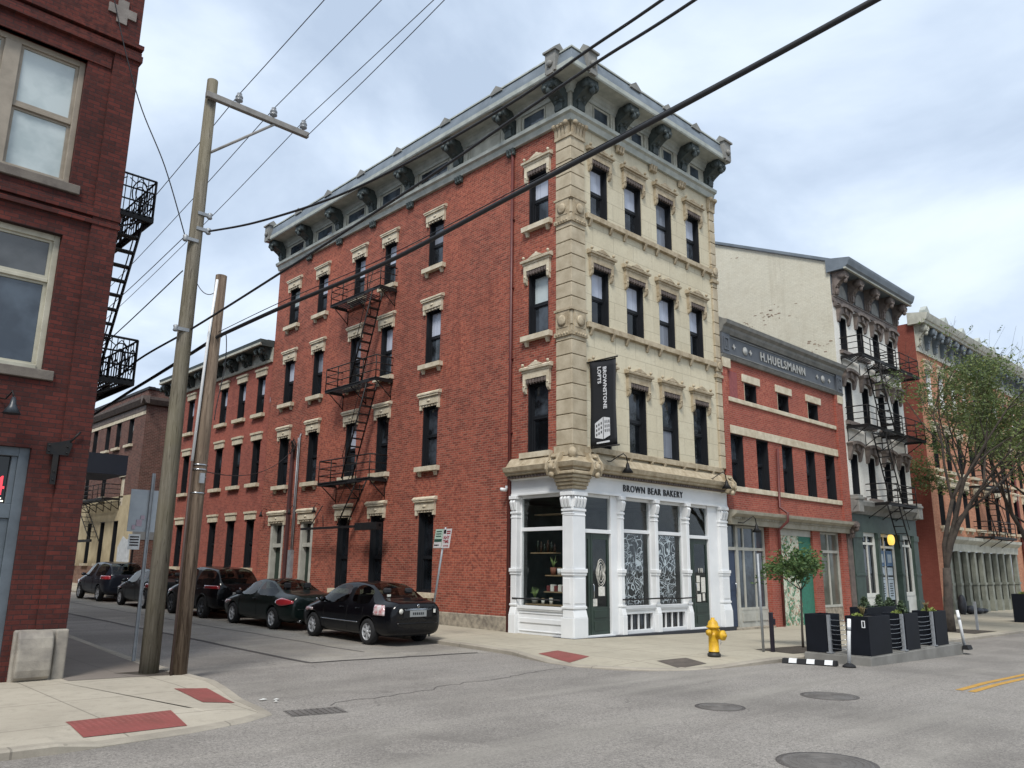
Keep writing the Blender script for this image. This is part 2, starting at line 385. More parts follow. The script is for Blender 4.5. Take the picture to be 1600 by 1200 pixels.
def window(par, T, a0, a1, z0, z1, hood, hm, sill='s', depth=.17, up=None, lo=None, fr=None, split=.5, fw=.07, mull=0):
    fr = fr or M_frame; up = up or G_blind; lo = lo or G_dark2
    m = MB(T); zs = z0+(z1-z0)*split; d0, d1 = -depth-.09, -depth+.02
    q = -.025
    m.box(a0, a0+fw*.55, d1, q, z0, z1); m.box(a1-fw*.55, a1, d1, q, z0, z1); m.box(a0+fw*.55, a1-fw*.55, d1, q, z1-fw*.55, z1)
    m.box(a0, a0+fw, d0, d1, z0, z1); m.box(a1-fw, a1, d0, d1, z0, z1)
    m.box(a0+fw, a1-fw, d0, d1, z1-fw, z1); m.box(a0+fw, a1-fw, d0, d1, z0, z0+fw)
    m.box(a0+fw, a1-fw, d0+.02, d1-.025, zs-.03, zs+.03)
    s = .035
    for (q0, q1, w0, w1, dd) in ((a0+fw, a1-fw, zs+.03, z1-fw, d1-.02), (a0+fw, a1-fw, z0+fw, zs-.03, d1-.05)):
        m.box(q0, q0+s, dd-.04, dd, w0, w1); m.box(q1-s, q1, dd-.04, dd, w0, w1); m.box(q0+s, q1-s, dd-.04, dd, w1-s, w1); m.box(q0+s, q1-s, dd-.04, dd, w0, w0+s)
        if mull: m.box((q0+q1)/2-.015, (q0+q1)/2+.015, dd-.035, dd-.004, w0+s, w1-s)
    w = m.build('window', fr, par)
    for (w0, w1, g, dd) in ((zs+.03, z1-fw, up, d1-.045), (z0+fw, zs-.03, lo, d1-.075)):
        p = MB(T); p.box(a0+fw+s-.01, a1-fw-s+.01, dd-.008, dd, w0+s-.01, w1-s+.01); p.build('pane', g, w)
    if hood:
        h = MB(T)
        {'s': hood_simple, 'f': hood_fancy, 'p': hood_plain, 'a': hood_arch}[hood](h, a0, a1, z1)
        h.build('lintel', hm, w)
        if hood == 'f':
            h = MB(T); hood_teeth(h, a0, a1, z1); h.build('scalloped_drip', M_brownst, w)
    if sill:
        h = MB(T); sill_simple(h, a0, a1, z0, sill == 's'); h.build('sill', hm, w)
    return w
UPS = [G_blind, G_blind, G_blind, G_blind2, G_dark2]
def console(m, a, w, z0, z1, d):                  # scrolled bracket (swept profile + ornament)
    h = z1-z0
    pr = [(0, z0), (.10, z0), (.17, z0+h*.12), (.16, z0+h*.3), (.26, z0+h*.42), (d*.62, z0+h*.55), (d*.92, z0+h*.66), (d, z0+h*.8), (d*.97, z1), (0, z1)]
    m.prism(pr, a-w/2, a+w/2)
    m.prism([(.05, z0+h*.05), (.2, z0+h*.04), (.24, z0+h*.2), (.22, z0+h*.34), (.05, z0+h*.36)], a-w*.3, a+w*.3)
    for s in (-1, 1):
        m.lathe([(.001, 0), (h*.17, 0), (h*.17, .05), (.001, .05)], (a+s*w/2-(.05 if s < 0 else 0), d*.78, z1-h*.2), 10, 'a')
        m.ball((a+s*w*.28, d*.98, z1-h*.3), .07, 6); m.ball((a+s*w*.25, .22, z0+h*.36), .06, 6)
    m.ball((a, d*.9, z1-h*.42), .1, 8, (1, 1, 1.3)); m.ball((a, .3, z0+h*.5), .08, 8)

# ================================================================ MAIN CORNER BUILDING
L, R = FL(0), FR(0)
BLD = thing('corner_building', 'four storey corner block of red brick with cream stone street front and heavy bracketed cornice', 'building', (0, 0, 0))
YE = 17.45; XE = 7.42; ZT = 14.55
cols = [(0.88, 1.70), (5.80, 6.60), (8.52, 9.25), (10.53, 11.26), (13.22, 13.98), (15.50, 16.32)]
rows = [(11.66, 13.36), (8.26, 10.16), (4.86, 6.88)]
Lh = [(a0, a1, z0, z1) for (a0, a1) in cols for (z0, z1) in rows]
gw = [(5.85, 6.64, .95, 3.46), (8.56, 9.36, .95, 3.46), (10.65, 11.46, .95, 3.46)]
gd = [(13.16, 14.14, .12, 3.42), (15.42, 16.54, .12, 3.42)]
m = MB(L); wall_holes(m, 2.32, YE, -.2, ZT, [h for h in Lh if h[0] > 2.3]+gw+gd); wall_holes(m, .3, 2.32, 4.2, ZT, Lh[:3])
m.build('brick_wall', M_red, BLD)
m = MB(ID)   # rear, party and roof body
m.quad((0, YE, -.2), (14, YE, -.2), (14, YE, ZT), (0, YE, ZT)); m.quad((XE, 0, -.3), (XE, YE, -.3), (XE, YE, ZT+1.2), (XE, 0, ZT+1.2))
m.quad((.02, YE-.02, ZT), (.02, YE-.02, 16.1), (XE, YE-.02, 16.1), (XE, YE-.02, ZT))
m.build('party_wall', M_red2, BLD)
m = MB(L); m.box(2.42, YE-.0, .0, .05, -.25, .42); m.build('stone_footing', M_rock, BLD, .02)
for i, (a0, a1) in enumerate(cols):
    for j, (z0, z1) in enumerate(rows):
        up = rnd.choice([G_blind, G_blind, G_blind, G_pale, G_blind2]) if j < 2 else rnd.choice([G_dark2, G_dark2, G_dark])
        if (i, j) == (3, 2): up = G_blind
        lo = rnd.choice([G_dark, G_dark2, G_dark2]) if j else rnd.choice([G_dark2, G_blind2, G_dark2])
        window(BLD, L, a0, a1, z0, z1, 'f' if i == 0 else 's', M_stone, 's', up=up, lo=lo)
for (a0, a1, z0, z1) in gw: window(BLD, L, a0, a1, z0, z1, 's', M_stone, 's', up=G_dark, lo=G_dark, split=.42)
for (a0, a1, z0, z1) in gd:
    m = MB(L); m.box(a0, a0+.2, -.3, -.02, z0, z1); m.box(a1-.16, a1, -.3, -.02, z0, z1); m.box(a0+.2, a1-.16, -.3, -.02, z1-.12, z1); m.box(a0+.2, a1-.16, -.3, -.08, z0+2.3, z0+2.45)
    m.tbox(a0+.2, a1-.16, -.34, -.02, z0-.3, z0+.02)
    d = m.build('entrance_door', M_greytrim, BLD)
    m = MB(L); m.box(a0+.2, a1-.16, -.28, -.24, z0+2.45, z1-.12); m.build('transom_pane', G_dark, d)
    m = MB(L); m.box(a0+.2, a1-.16, -.3, -.24, z0, z0+2.3)
    for q in ((.15, .9), (1.0, 2.15)): m.box(a0+.3, a1-.26, -.25, -.22, z0+q[0], z0+q[1])
    m.build('door_leaf', M_dgreen, d, .006)
    m = MB(L); hood_simple(m, a0, a1, z1); m.build('lintel', M_stone, d)
    m = MB(L); m.ball((a0+.28, -.2, z0+1.0), .035, 8); m.build('door_knob', M_steel, d)
# red pipe and vertical seam between the two brick areas
m = MB(L); m.tube([(2.36, .06, .0), (2.36, .06, ZT)], .05, 8)
for z in (1.2, 3.3, 5.5, 7.7, 9.9, 12.1): m.box(2.29, 2.43, 0, .09, z, z+.04)
m.build('drain_pipe', M_copper, BLD)
m = MB(L); m.tube([(14.52, .06, .6), (14.52, .06, 6.75), (14.52, .02, 6.85)], .03, 6); m.tube([(14.64, .06, 1.7), (14.64, .06, 6.7)], .022, 6); m.box(14.48, 14.75, 0, .12, 1.25, 2.3)
m.build('electric_conduit', M_metal, BLD)
m = MB(L); m.box(14.95, 15.15, 0, .09, .2, 6.3); m.build('cable_trunking', mat('brown trunking', '4b2c2a', .6), BLD)
m = MB(L)
for k in range(9): m.tube([(14.9+.12*sin(t*.7+k)+.08*cos(k*2), .08+.02*k, 6.45+.25*cos(t*.7+k*.5)-.02*k) for t in range(10)], .012, 4)
m.build('cable_coil', M_black, BLD)
# ---- stone front
Rh = []
rcol = [(.86, 1.66), (2.47, 3.32), (4.10, 4.95), (5.76, 6.56)]
rrow = [(11.80, 13.50), (8.50, 10.22), (4.96, 6.94)]
for a in rcol:
    for z in rrow: Rh.append((*a, *z))
m = MB(R); wall_holes(m, .3, XE, 4.2, ZT, Rh); m.build('stone_front', M_cream, BLD)
for i, a in enumerate(rcol):
    for j, z in enumerate(rrow):
        up = G_blind if j < 2 else G_dark2
        if (i, j) == (2, 0): up = G_blind2
        window(BLD, R, *a, *z, 'f', M_quoin2, None, up=up, lo=[G_dark2, G_dark, G_dark][j] if i != 2 else G_blind2)
for j, (z0, z1) in enumerate(rrow):
    m = MB(R); m.box(.62, 7.16, -.04, .12, z0-.16, z0)
    for a in rcol:
        for q in (a[0]-.12, a[1]+.02): m.prism([(0, z0-.36), (.05, z0-.36), (.13, z0-.161), (0, z0-.161)], q, q+.1)
    m.build('sill_course', M_quoin2, BLD, .01)
# ---- quoins
m = MB(ID); z = 4.95; k = 0
while z < 14.0:
    h = .415; e = .075
    m.slab([(-e, -e), (.54, -e), (.54, 0.02), (.02, .02), (.02, .52), (-e, .52)], z+.012, z+h-.012); z += h
z = 4.95
while z < 14.0: m.slab([(-.055, -.055), (.53, -.055), (.53, 0.01), (.01, .01), (.01, .51), (-.055, .51)], z-.012, z+.012); z += .415
m.build('quoin', M_quoin, BLD, .02)
m = MB(R); z = 4.95
while z < 14.0: m.box(7.14, XE+.02, -.02, .075, z+.012, z+.403); m.box(7.15, XE+.01, -.02, .05, z-.012, z+.012); z += .415
m.build('quoin', M_quoin, BLD, .015)
def rosette(m, T, a, z, s=.17):
    m.box(a-s, a+s, 0, .113, z-s, z+s)
    m.lathe([(.001, .113), (s*.75, .113), (s*.8, .14), (s*.5, .15), (.001, .17)], (a, 0, z), 12, 'o')
for z in (8.4, 11.75):
    m = MB(L); m.T = L; m.box(-.12, .56, 0, .12, z-.42, z-.3); m.box(-.12, .56, 0, .12, z+.3, z+.36)
    m.box(.0, .5, 0, .1, z-.3, z+.3); rosette(m, L, .25, z+.02, .2)
    for k in range(5): m.ball((.06+.1*k, .1, z-.36), .05, 6)
    m.T = R; m.box(.0, .56, .001, .12, z-.42, z-.3); m.box(0, .56, .001, .12, z+.3, z+.36); m.box(.0, .5, 0, .1, z-.3, z+.3); rosette(m, R, .25, z+.02, .2)
    for k in range(5): m.ball((.06+.1*k, .1, z-.36), .05, 6)
    m.box(7.08, XE+.04, 0, .13, z-.4, z-.3); rosette(m, R, 7.27, z, .18)
    m.build('carved_panel', M_quoin2, BLD)
# capital under the cornice
m = MB(L)
for T, a0, a1 in ((L, 0, .54), (R, 0, .54), (R, 7.1, XE+.02)):
    m.T = T; m.box(a0-.12 if a0 == 0 and T is L else a0, a1, .0, .11, 13.98, 14.08)
    n = 4
    for k in range(n):
        q = a0+(a1-a0)*(k+.5)/n
        m.prism([(.0, 14.08), (.1, 14.08), (.13, 14.3), (.22, 14.44), (.14, 14.5), (0, 14.5)], q-.055, q+.055)
        m.ball((q, .17, 14.4), .055, 6)
    for q in (a0+.04, a1-.04): m.ball((q, .16, 14.42), .085, 8)
m.build('carved_capital', M_quoin2, BLD)
# ---- main cornice : L and R runs share a profile (o,z)
def run(prof, name, mt, a_corner_L=True, ends=(YE, XE), bevel=0):
    m = MB(ID); n = len(prof)
    A = [m.P(-o, ends[0], z) for o, z in prof]; B = [m.P(-o, -o, z) for o, z in prof]; C_ = [m.P(ends[1], -o, z) for o, z in prof]
    for k in range(n):
        j = (k+1) % n
        m.face([A[k], A[j], B[j], B[k]]); m.face([B[k], B[j], C_[j], C_[k]])
    m.face(A[::-1]); m.face(C_)
    return m.build(name, mt, BLD, bevel)
run([(-.05, 14.5), (.1, 14.5), (.14, 14.6), (.16, 14.66), (.24, 14.70), (.26, 14.8), (.12, 14.84), (-.05, 14.84)], 'belt_moulding', M_corn)
run([(-.05, 14.84), (.06, 14.84), (.06, 15.42), (-.05, 15.42)], 'frieze', M_corn2)
run([(-.05, 15.42), (.11, 15.42), (.13, 15.5), (.18, 15.54), (.2, 15.62), (.27, 15.68), (-.05, 15.68)], 'bed_moulding', M_corn)
run([(-.3, 15.68), (.76, 15.68), (.78, 15.66), (.81, 15.7), (.82, 15.83), (-.3, 15.83)], 'soffit', M_corn, ends=(YE+.06, XE+.06))
run([(-.3, 15.83), (.8, 15.83), (.77, 15.98), (.71, 16.2), (.68, 16.26), (.5, 16.28), (-.3, 16.28)], 'roof_skirt', M_slate, ends=(YE+.06, XE+.06))
run([(.56, 16.27), (.72, 16.27), (.72, 16.32), (.56, 16.32)], 'roof_ridge_flashing', M_corn, ends=(YE+.06, XE+.06))
m = MB(ID); m.quad((-.2, -.2, 16.2), (XE, -.2, 16.2), (XE, YE, 16.2), (-.2, YE, 16.2)); m.build('flat_roof', M_slate, BLD)
bl = [2.43, 4.97, 7.69, 10.05, 12.41, 14.77, 17.14]; br = [2.2, 3.9, 5.5, 7.12]
for a in [.26]+bl:
    m = MB(L); console(m, a, .44, 14.86, 15.675, .7); m.build('cornice_bracket', M_green, BLD)
for a in [.26]+br:
    m = MB(R); console(m, a, .44, 14.861, 15.676, .7); m.build('cornice_bracket', M_green, BLD)
def flank(T, lst, panels):
    for a in lst:
        m = MB(T)
        for s in (-1, 1): m.box(a+s*.36-.1, a+s*.36+.1, .05, .11, 14.86, 15.41); m.box(a+s*.36-.02, a+s*.36+.02, .1, .125, 14.9, 15.36)
        m.build('frieze_block', M_corn2, BLD)
        m = MB(T)
        for s in (-.12, 0.0, .12): m.prism([(.04, 14.28), (.09, 14.28), (.16, 14.5), (.04, 14.5)], a+s-.04, a+s+.04); m.ball((a+s, .1, 14.33), .05, 6)
        m.build('carved_drop', M_quoin2 if T is R else M_green, BLD)
    for a0, a1, dk in panels:
        m = MB(T); m.box(a0, a1, .05, .085, 14.92, 14.97); m.box(a0, a1, .05, .085, 15.33, 15.38); m.box(a0, a0+.04, .05, .085, 14.97, 15.33); m.box(a1-.04, a1, .05, .085, 14.97, 15.33)
        p = m.build('frieze_panel', M_corn2, BLD)
        m = MB(T); m.box(a0+.04, a1-.04, .05, .067, 14.97, 15.33); m.build('panel_infill', G_grey if dk else M_corn2, p)
flank(L, bl[:-1], [(.95, 1.9, 1), (2.95, 4.45, 0), (5.55, 7.1, 1), (8.3, 9.5, 1), (10.65, 11.85, 1), (13., 14.2, 1), (15.3, 16.5, 1)])
flank(R, br[:-1], [(.95, 1.65, 1), (2.75, 3.35, 1), (4.45, 5.0, 1), (6.0, 6.6, 1)])
def acro(T, a, big=False):
    m = MB(T)
    if big:
        m.box(a-.2, a+.2, .58, .88, 15.7, 16.34); m.prism([(.52, 16.34), (.94, 16.34), (.94, 16.4), (.73, 16.58), (.52, 16.4)], a-.25, a+.25)
        m.lathe([(.001, 0), (.12, 0), (.09, .07), (.001, .08)], (a, .88, 15.95), 10, 'o'); m.box(a-.13, a+.13, .82, .91, 15.62, 15.76)
    else:
        m.plate([(a-.26, 16.18), (a+.26, 16.18), (a+.24, 16.27), (a, 16.44), (a-.24, 16.27)], .56, .77)
    m.build('roof_ornament', M_greycorn, BLD)
for a in bl[:-1]: acro(L, a)
for a in br[:-1]: acro(R, a)
acro(L, -.02, True); acro(R, 0.02, True); acro(L, YE-.2, True); acro(R, XE-.2, True)
# ---- shop cornice and fascia
def run2(prof, name, mt, e=(2.30, XE+.06)): return run(prof, name, mt, ends=e)
run2([(-.3, 4.16), (.14, 4.16), (.17, 4.22), (.30, 4.26), (.30, 4.31), (.36, 4.34), (.40, 4.46), (.26, 4.5), (.14, 4.66), (.06, 4.74), (-.3, 4.74)], 'shop_cornice', M_quoin2)
m = MB(L)
a = .5
while a < 2.2: m.box(a, a+.07, .16, .25, 4.165, 4.225); a += .12
m.T = R; a = .5
while a < 7.2: m.box(a, a+.07, .16, .25, 4.165, 4.225); a += .12
m.T = L; m.box(.12, 2.3, .1, .2, 4.172, 4.215); m.T = R; m.box(.12, 7.3, .1, .2, 4.1725, 4.2155); m.build('dentil_course', M_brownst, BLD)
run2([(-.3, 3.70), (.05, 3.70), (.05, 3.75), (.03, 3.76), (.03, 4.12), (.09, 4.16), (-.3, 4.16)], 'fascia', M_white)
m = MB(ID); m.slab([(-.13, -.13), (.62, -.13), (.62, 0), (0, 0), (0, .56), (-.13, .56)], 4.6, 4.93); m.slab([(-.17, -.17), (.66, -.17), (.66, 0), (0, 0), (0, .6), (-.17, .6)], 4.66, 4.72)
m.lathe([(.001, -.2), (.09, -.12), (.13, 0), (.09, .1), (.001, .16)], (-.13, -.13, 4.72), 10); m.build('carved_block', M_quoin2, BLD, .02)
for T, a in ((L, .38), (R, .54), (R, 7.2)):
    w = .17; m = MB(T); m.prism([(.1, 4.16), (.36, 4.16), (.43, 4.3), (.41, 4.45), (.3, 4.58), (.26, 4.7), (.1, 4.74)], a-w, a+w)
    for s in (-1, 1):
        m.prism([(.1, 4.14), (.38, 4.14), (.46, 4.3), (.44, 4.47), (.33, 4.6), (.28, 4.72), (.1, 4.76)], a+s*w-.03, a+s*w+.03)
    m.lathe([(.001, .4), (.085, .4), (.09, .46), (.04, .49), (.001, .49)], (a, 0, 4.36), 12, 'o'); m.ball((a, .34, 4.62), .06, 8, (1.6, .8, .7)); m.lathe([(.001, .36), (.075, .36), (.075, .44), (.001, .45)], (a, 0, 4.14), 10, 'o')
    for s in (-1, 1): m.ball((a+s*.09, .42, 4.3), .035, 6); m.ball((a+s*.09, .4, 4.48), .035, 6)
    m.build('carved_console', M_quoin2, BLD)
m = MB(ID)
for k in range(5): e = .34-.055*k; m.slab([(-e, -e), (.46, -e), (.46, 0), (0, 0), (0, .46), (-e, .46)], 4.14-.09*k, 4.228-.09*k)
m.build('corner_corbel', M_quoin2, BLD, .02)
# ---- pilasters
def pilaster(m, T, a0, a1, o0, o1, zt=3.70, zb=.0):
    m.T = T
    m.box(a0, a1, o0, o1, zb, zt)
    w = .022
    m.box(a0-w, a1+w, o0, o1+w+.03, zb, zb+.5); m.prism([(o0, zb+.5), (o1+w+.03, zb+.5), (o1+.004, zb+.68), (o0, zb+.68)], a0-.012, a1+.012)
    m.box(a0-w, a1+w, o0, o1+w, zb+.72, zb+.78)
    m.box(a0-w, a1+w, o0, o1+w, zb+1.55, zb+1.62); m.box(a0-w-.015, a1+w+.015, o0, o1+w+.02, zb+1.62, zb+1.72)
    m.box(a0+.04, a1-.04, o1, o1+.015, zb+.85, zb+1.48) if a1-a0 > .25 else None
    m.box(a0-w*.6, a1+w*.6, o0, o1+w*.6, zt-.62, zt-.58); m.box(a0-w, a1+w, o0, o1+w, zt-.5, zt-.44)
    n = max(2, int((a1-a0)/.11))
    for k in range(n):
        q = a0+(a1-a0)*(k+.5)/n
        m.prism([(o1-.02, zt-.4), (o1+.03, zt-.4), (o1+.09, zt-.18), (o1+.05, zt-.12), (o1-.02, zt-.12)], q-.04, q+.04)
    m.box(a0-w-.01, a1+w+.01, o0, o1+w+.05, zt-.1, zt-.001)
m = MB(L)
pilaster(m, R, -.05, .44, -.26, .05); 
for T in (L,):
    m.T = L; n = 4
    m.box(-.08, .34, .0, .1, 0, .5); m.box(-.08, .34, .0, .082, .72, .78); m.box(-.08, .34, .0, .082, 1.55, 1.62); m.box(-.09, .34, .0, .1, 1.62, 1.72); m.box(.0, .32, .0, .052, .5, 3.7); m.box(-.07, .34, 0, .07, 3.12, 3.16); m.box(-.08, .34, 0, .082, 3.2, 3.26); m.box(.05, .28, .05, .066, .85, 1.48); m.box(-.09, .34, 0, .13, 3.6, 3.699)
    for k in range(3): q = -.02+.36*(k+.5)/3; m.prism([(.05, 3.3), (.1, 3.3), (.16, 3.52), (.12, 3.58), (.05, 3.58)], q-.04, q+.04)
m.build('corner_pier', M_white, BLD, .012)
for T, a0, a1 in ((L, 2.06, 2.28), (R, 1.91, 2.06), (R, 3.49, 3.64), (R, 5.07, 5.22), (R, 6.94, 7.36)):
    m = MB(T); pilaster(m, T, a0, a1, -.2, .05); m.build('shop_pilaster', M_white, BLD, .01)
# plinth
m = MB(R); m.box(-.12, XE+.1, -.4, .12, -.28, -.0); m.build('plinth', M_blackbase, BLD); m = MB(L); m.box(-.0, 2.34, -.4, .12, -.28, -.001); m.build('plinth', M_blackbase, BLD)
# shop windows: recessed glazing
def shopwin(T, a0, a1, doodle, base='panel'):
    D = -.16
    m = MB(T); m.box(a0+.035, a1-.035, D-.06, D+.03, 2.72, 2.82); m.box(a0, a0+.035, D-.06, D+.04, .74, 3.7); m.box(a1-.035, a1, D-.06, D+.04, .74, 3.7); m.box(a0+.035, a1-.035, D-.06, D+.04, 3.62, 3.7)
    m.box(a0-.0, a1+.0, D-.02, .02, .66, .74); m.box(a0, a1, D-.02, -.0, .62, .66)
    if base == 'panel':
        m.box(a0, a1, D-.06, -.04, .0, .62); m.box(a0+.08, a1-.08, -.05, -.015, .3, .42)
        m.box(a0+.05, a1-.05, -.05, -.02, .08, .11); m.box(a0+.05, a1-.05, -.05, -.02, .54, .57)
    else:
        m.box(a0, a1, D-.06, -.03, .0, .1); m.box(a0, a1, D-.06, -.03, .52, .62); m.box(a0, a0+.1, D-.06, -.03, .1, .52); m.box(a1-.1, a1, D-.06, -.03, .1, .52)
        for k in (1, 2, 3): q = a0+.1+(a1-a0-.2)*k/4; m.box(q-.015, q+.015, -.1, -.05, .1, .52)
    w = m.build('shop_window', M_white, BLD, .005)
    m = MB(T); m.box(a0+.035, a1-.035, D-.012, D-.006, 2.82, 3.62); m.build('transom_pane', G_clear, w)
    m = MB(T); m.box(a0+.035, a1-.035, D-.012, D-.006, .74, 2.72); m.build('display_pane', G_clear, w)
    if base != 'panel':
        m = MB(T); m.box(a0+.1, a1-.1, -.14, -.13, .1, .52); m.build('basement_pane', G_dark2, w)
    if doodle:
        m = MB(T); m.box(a0+.06, a1-.3, D-.04, D-.03, .76, 2.70); m.build('doodle_screen', M_doodle, w)
    return w
def doodle_mat():
    t = NT('black screen with white doodles'); p = t.pos(); n = t.new('ShaderNodeTexNoise'); n.inputs['Scale'].default_value = 2.3; n.inputs['Detail'].default_value = .6; n.inputs['Distortion'].default_value = 1.1
    t.l(p, n.inputs['Vector']); f = t.math('FRACT', t.math('MULTIPLY', n.outputs['Fac'], 8.0)); f = t.math('GREATER_THAN', f, .8)
    v = t.new('ShaderNodeTexVoronoi', feature='DISTANCE_TO_EDGE'); v.inputs['Scale'].default_value = 3.2; t.l(p, v.inputs['Vector'])
    g = t.math('LESS_THAN', v.outputs['Distance'], .03); a = t.math('MULTIPLY', t.math('MAXIMUM', f, g), t.ramp(t.noise(p, 3, 2), .3, .5))
    t.base(t.mix(a, lin('141517'), lin('d2d5d9'))); t.rough(.5); return t.m
M_doodle = doodle_mat()
shopwin(L, .3, 2.06, False)
shopwin(R, 2.06, 3.49, True, 'bars'); shopwin(R, 3.64, 5.07, True, 'bars')
def shopdoor(a0, a1, jw, stickers):
    D = -.12
    m = MB(R); m.box(a0, a1, D-.06, D+.06, 2.66, 2.76); m.box(a0, a1, D-.06, D+.03, 3.62, 3.7); m.box(a1, a1+jw, D-.06, D+.06, -.0, 3.7)
    m.box(a0, a1, D, .05, -.02, .04)
    d = m.build('shop_door', M_white, BLD, .005)
    m = MB(R); m.box(a0, a1, D-.012, D-.006, 2.76, 3.62); m.build('transom_pane', G_clear, d)
    m = MB(R); w = a1-a0
    for (q0, q1) in ((a0+.02, a0+.36), (a0+.38, a1-.02)):
        m.box(q0, q0+.08, D-.05, D, .04, 2.66); m.box(q1-.08, q1, D-.05, D, .04, 2.66); m.box(q0+.08, q1-.08, D-.05, D, 2.5, 2.66); m.box(q0+.08, q1-.08, D-.05, D, .04, .74)
        m.box(q0+.11, q1-.11, D, D+.015, .14, .38); m.box(q0+.11, q1-.11, D, D+.015, .46, .66)
    m.build('door_leaf', M_dgreen, d, .006)
    m = MB(R)
    for (q0, q1) in ((a0+.1, a0+.28), (a0+.46, a1-.1)): m.box(q0, q1, D-.03, D-.024, .74, 2.5)
    m.build('door_pane', G_clear, d)
    m = MB(R); m.tube([(a0+.42, D+.02, .95), (a0+.42, D+.07, 1.0), (a0+.42, D+.07, 1.3), (a0+.42, D+.02, 1.35)], .014, 6); m.build('door_handle', M_steel, d)
    return d, D
M_paper = mat('white paper', 'd6d4cc', .8, c2='bdbbb0', sc=20)
d1, D = shopdoor(.46, 1.62, .29, 0)
m = MB(R)   # etched crest on the first door
c, z = 1.27, 1.62
for (w, h) in ((.2, .36), (.16, .3), (.11, .22)):
    m.tube([(c+w*cos(t)*(.75+.25*abs(sin(t*2.5))), D-.018, z+h*sin(t)) for t in [2*pi*k/26 for k in range(27)]], .009, 4)
for k in range(6): m.tube([(c-.15+.05*k, D-.018, z-.2+.05*(k % 2)), (c-.1+.04*k, D-.018, z+.18-.06*(k % 3))], .007, 4)
m.build('etched_crest', M_paper, d1)
m = MB(R); m.box(1.16, 1.42, D-.02, D-.014, 1.02, 1.26); m.box(.92, 1.1, D-.02, D-.014, .76, .95); m.build('posted_notice', M_paper, d1)
d2, D = shopdoor(5.22, 6.42, .52, 1)
text('door_number', '118', .19, (6.0, -D+.012, 1.7), 'R', M_paper, d2, .004)
for (a0, a1, z0, z1) in ((5.78, 5.95, 1.35, 1.55), (5.8, 5.93, 1.1, 1.33), (6.02, 6.24, 1.05, 1.5), (5.78, 5.98, .78, 1.0), (6.08, 6.2, .8, 1.02)):
    m = MB(R); m.box(a0, a1, D-.02, D-.012, z0, z1); m.build('posted_notice', M_paper, d2)
m = MB(L); m.tube([(.4, .05, .92), (2.2, .05, .92)], .022, 6); m.build('guard_rail', M_black, BLD); m = MB(R); m.tube([(1.9, .1, .92), (2.6, .12, .92), (3.7, .12, .93), (4.6, .13, .91), (5.4, .1, .92)], .022, 6); m.build('guard_rail', M_black, BLD)
# shop interior (real room)
m = MB(ID); m.quad((.2, .2, 0.01), (7.3, .2, 0.01), (7.3, 4.5, 0.01), (.2, 4.5, 0.01)); m.quad((.1, .1, 3.72), (7.3, .1, 3.72), (7.3, 4.5, 3.72), (.1, 4.5, 3.72))
m.quad((.45, 4.5, 0), (7.3, 4.5, 0), (7.3, 4.5, 3.72), (.45, 4.5, 3.72)); m.quad((7.3, .45, 0), (7.3, 4.5, 0), (7.3, 4.5, 3.72), (7.3, .45, 3.72))
m.build('shop_room', M_intw, BLD)
# shelves and goods in the side display window
W_plank = mat('pale wooden shelf', '8f7a5c', .7, c2='6e5b43', sc=6)
for k, (y0, y1, z, x0) in enumerate([(.55, 1.3, 1.55, .32), (.6, 1.35, 1.12, .32), (1.1, 1.95, 2.15, .4), (.55, 1.95, .78, .2), (1.0, 1.9, 3.2, .5)]):
    m = MB(ID); m.box(x0, x0+.32, y0, y1, z-.03, z); 
    s = m.build('display_shelf', W_plank); tag(s, ['middle wooden shelf in bakery side window carrying white pots', 'second lowest wooden shelf in bakery side window with red boxes', 'upper wooden shelf in bakery side window with bottles', 'lowest wooden display shelf along bakery side window', 'topmost wooden shelf behind bakery transom with a copper tray'][k], 'shelf', 'shelves in the bakery side window'); rebase(s, (x0+.16, (y0+y1)/2, z-.03))
def pot(x, y, z, c, r, h, lab, leaf=None):
    t = thing('potted_plant' if leaf else 'jar', lab, 'plant pot' if leaf else 'jar', (x, y, z), 'goods in the bakery side window')
    m = MB(ID); m.lathe([(r*.75, 0), (r, h), (r*.9, h), (r*.85, h*.9), (.001, h*.9)], (x, y, z), 10); m.build('pot', c, t)
    m = MB(ID)
    if leaf:
        for k in range(14):
            a = k*2.4; q = .06+.1*rnd.random(); m.tube([(x, y, z+h*.8), (x+q*.4*cos(a), y+q*.4*sin(a), z+h+.12), (x+q*cos(a), y+q*sin(a), z+h+.12+.2*rnd.random())], [.012, .012, .002], 4)
        m.build('leaves', leaf, t)
    else:
        m.lathe([(r*.95, h), (r*.95, h+.02), (.001, h+.03)], (x, y, z), 10); m.build('lid', W_plank, t)
M_leaf0 = mat('pale green leaves', '7c8f55', .6, c2='5b7042', sc=9)
M_dim = mat('dark red boxes', '6a2f2f', .6)
pot(.48, 1.15, 1.55, mat('terracotta pot', '7e5040', .8), .09, .2, 'terracotta pot with spiky pale leaves on middle bakery window shelf', M_leaf0)
pot(.46, .9, 1.55, M_white, .07, .17, 'narrow white jar beside the spiky plant in bakery side window')
pot(.46, .66, 1.55, M_white, .09, .2, 'wide white jar nearest the corner pier in bakery side window')
pot(.35, 1.72, .78, mat('grey pot', '7b7a74', .8), .1, .16, 'grey pot with tall leaves at left foot of bakery side window', M_leaf0)
pot(.36, 1.42, .78, M_paper, .05, .13, 'small white jar on the lowest bakery window shelf')
pot(.36, 1.12, .78, M_paper, .055, .16, 'taller white jar on the lowest bakery window shelf')
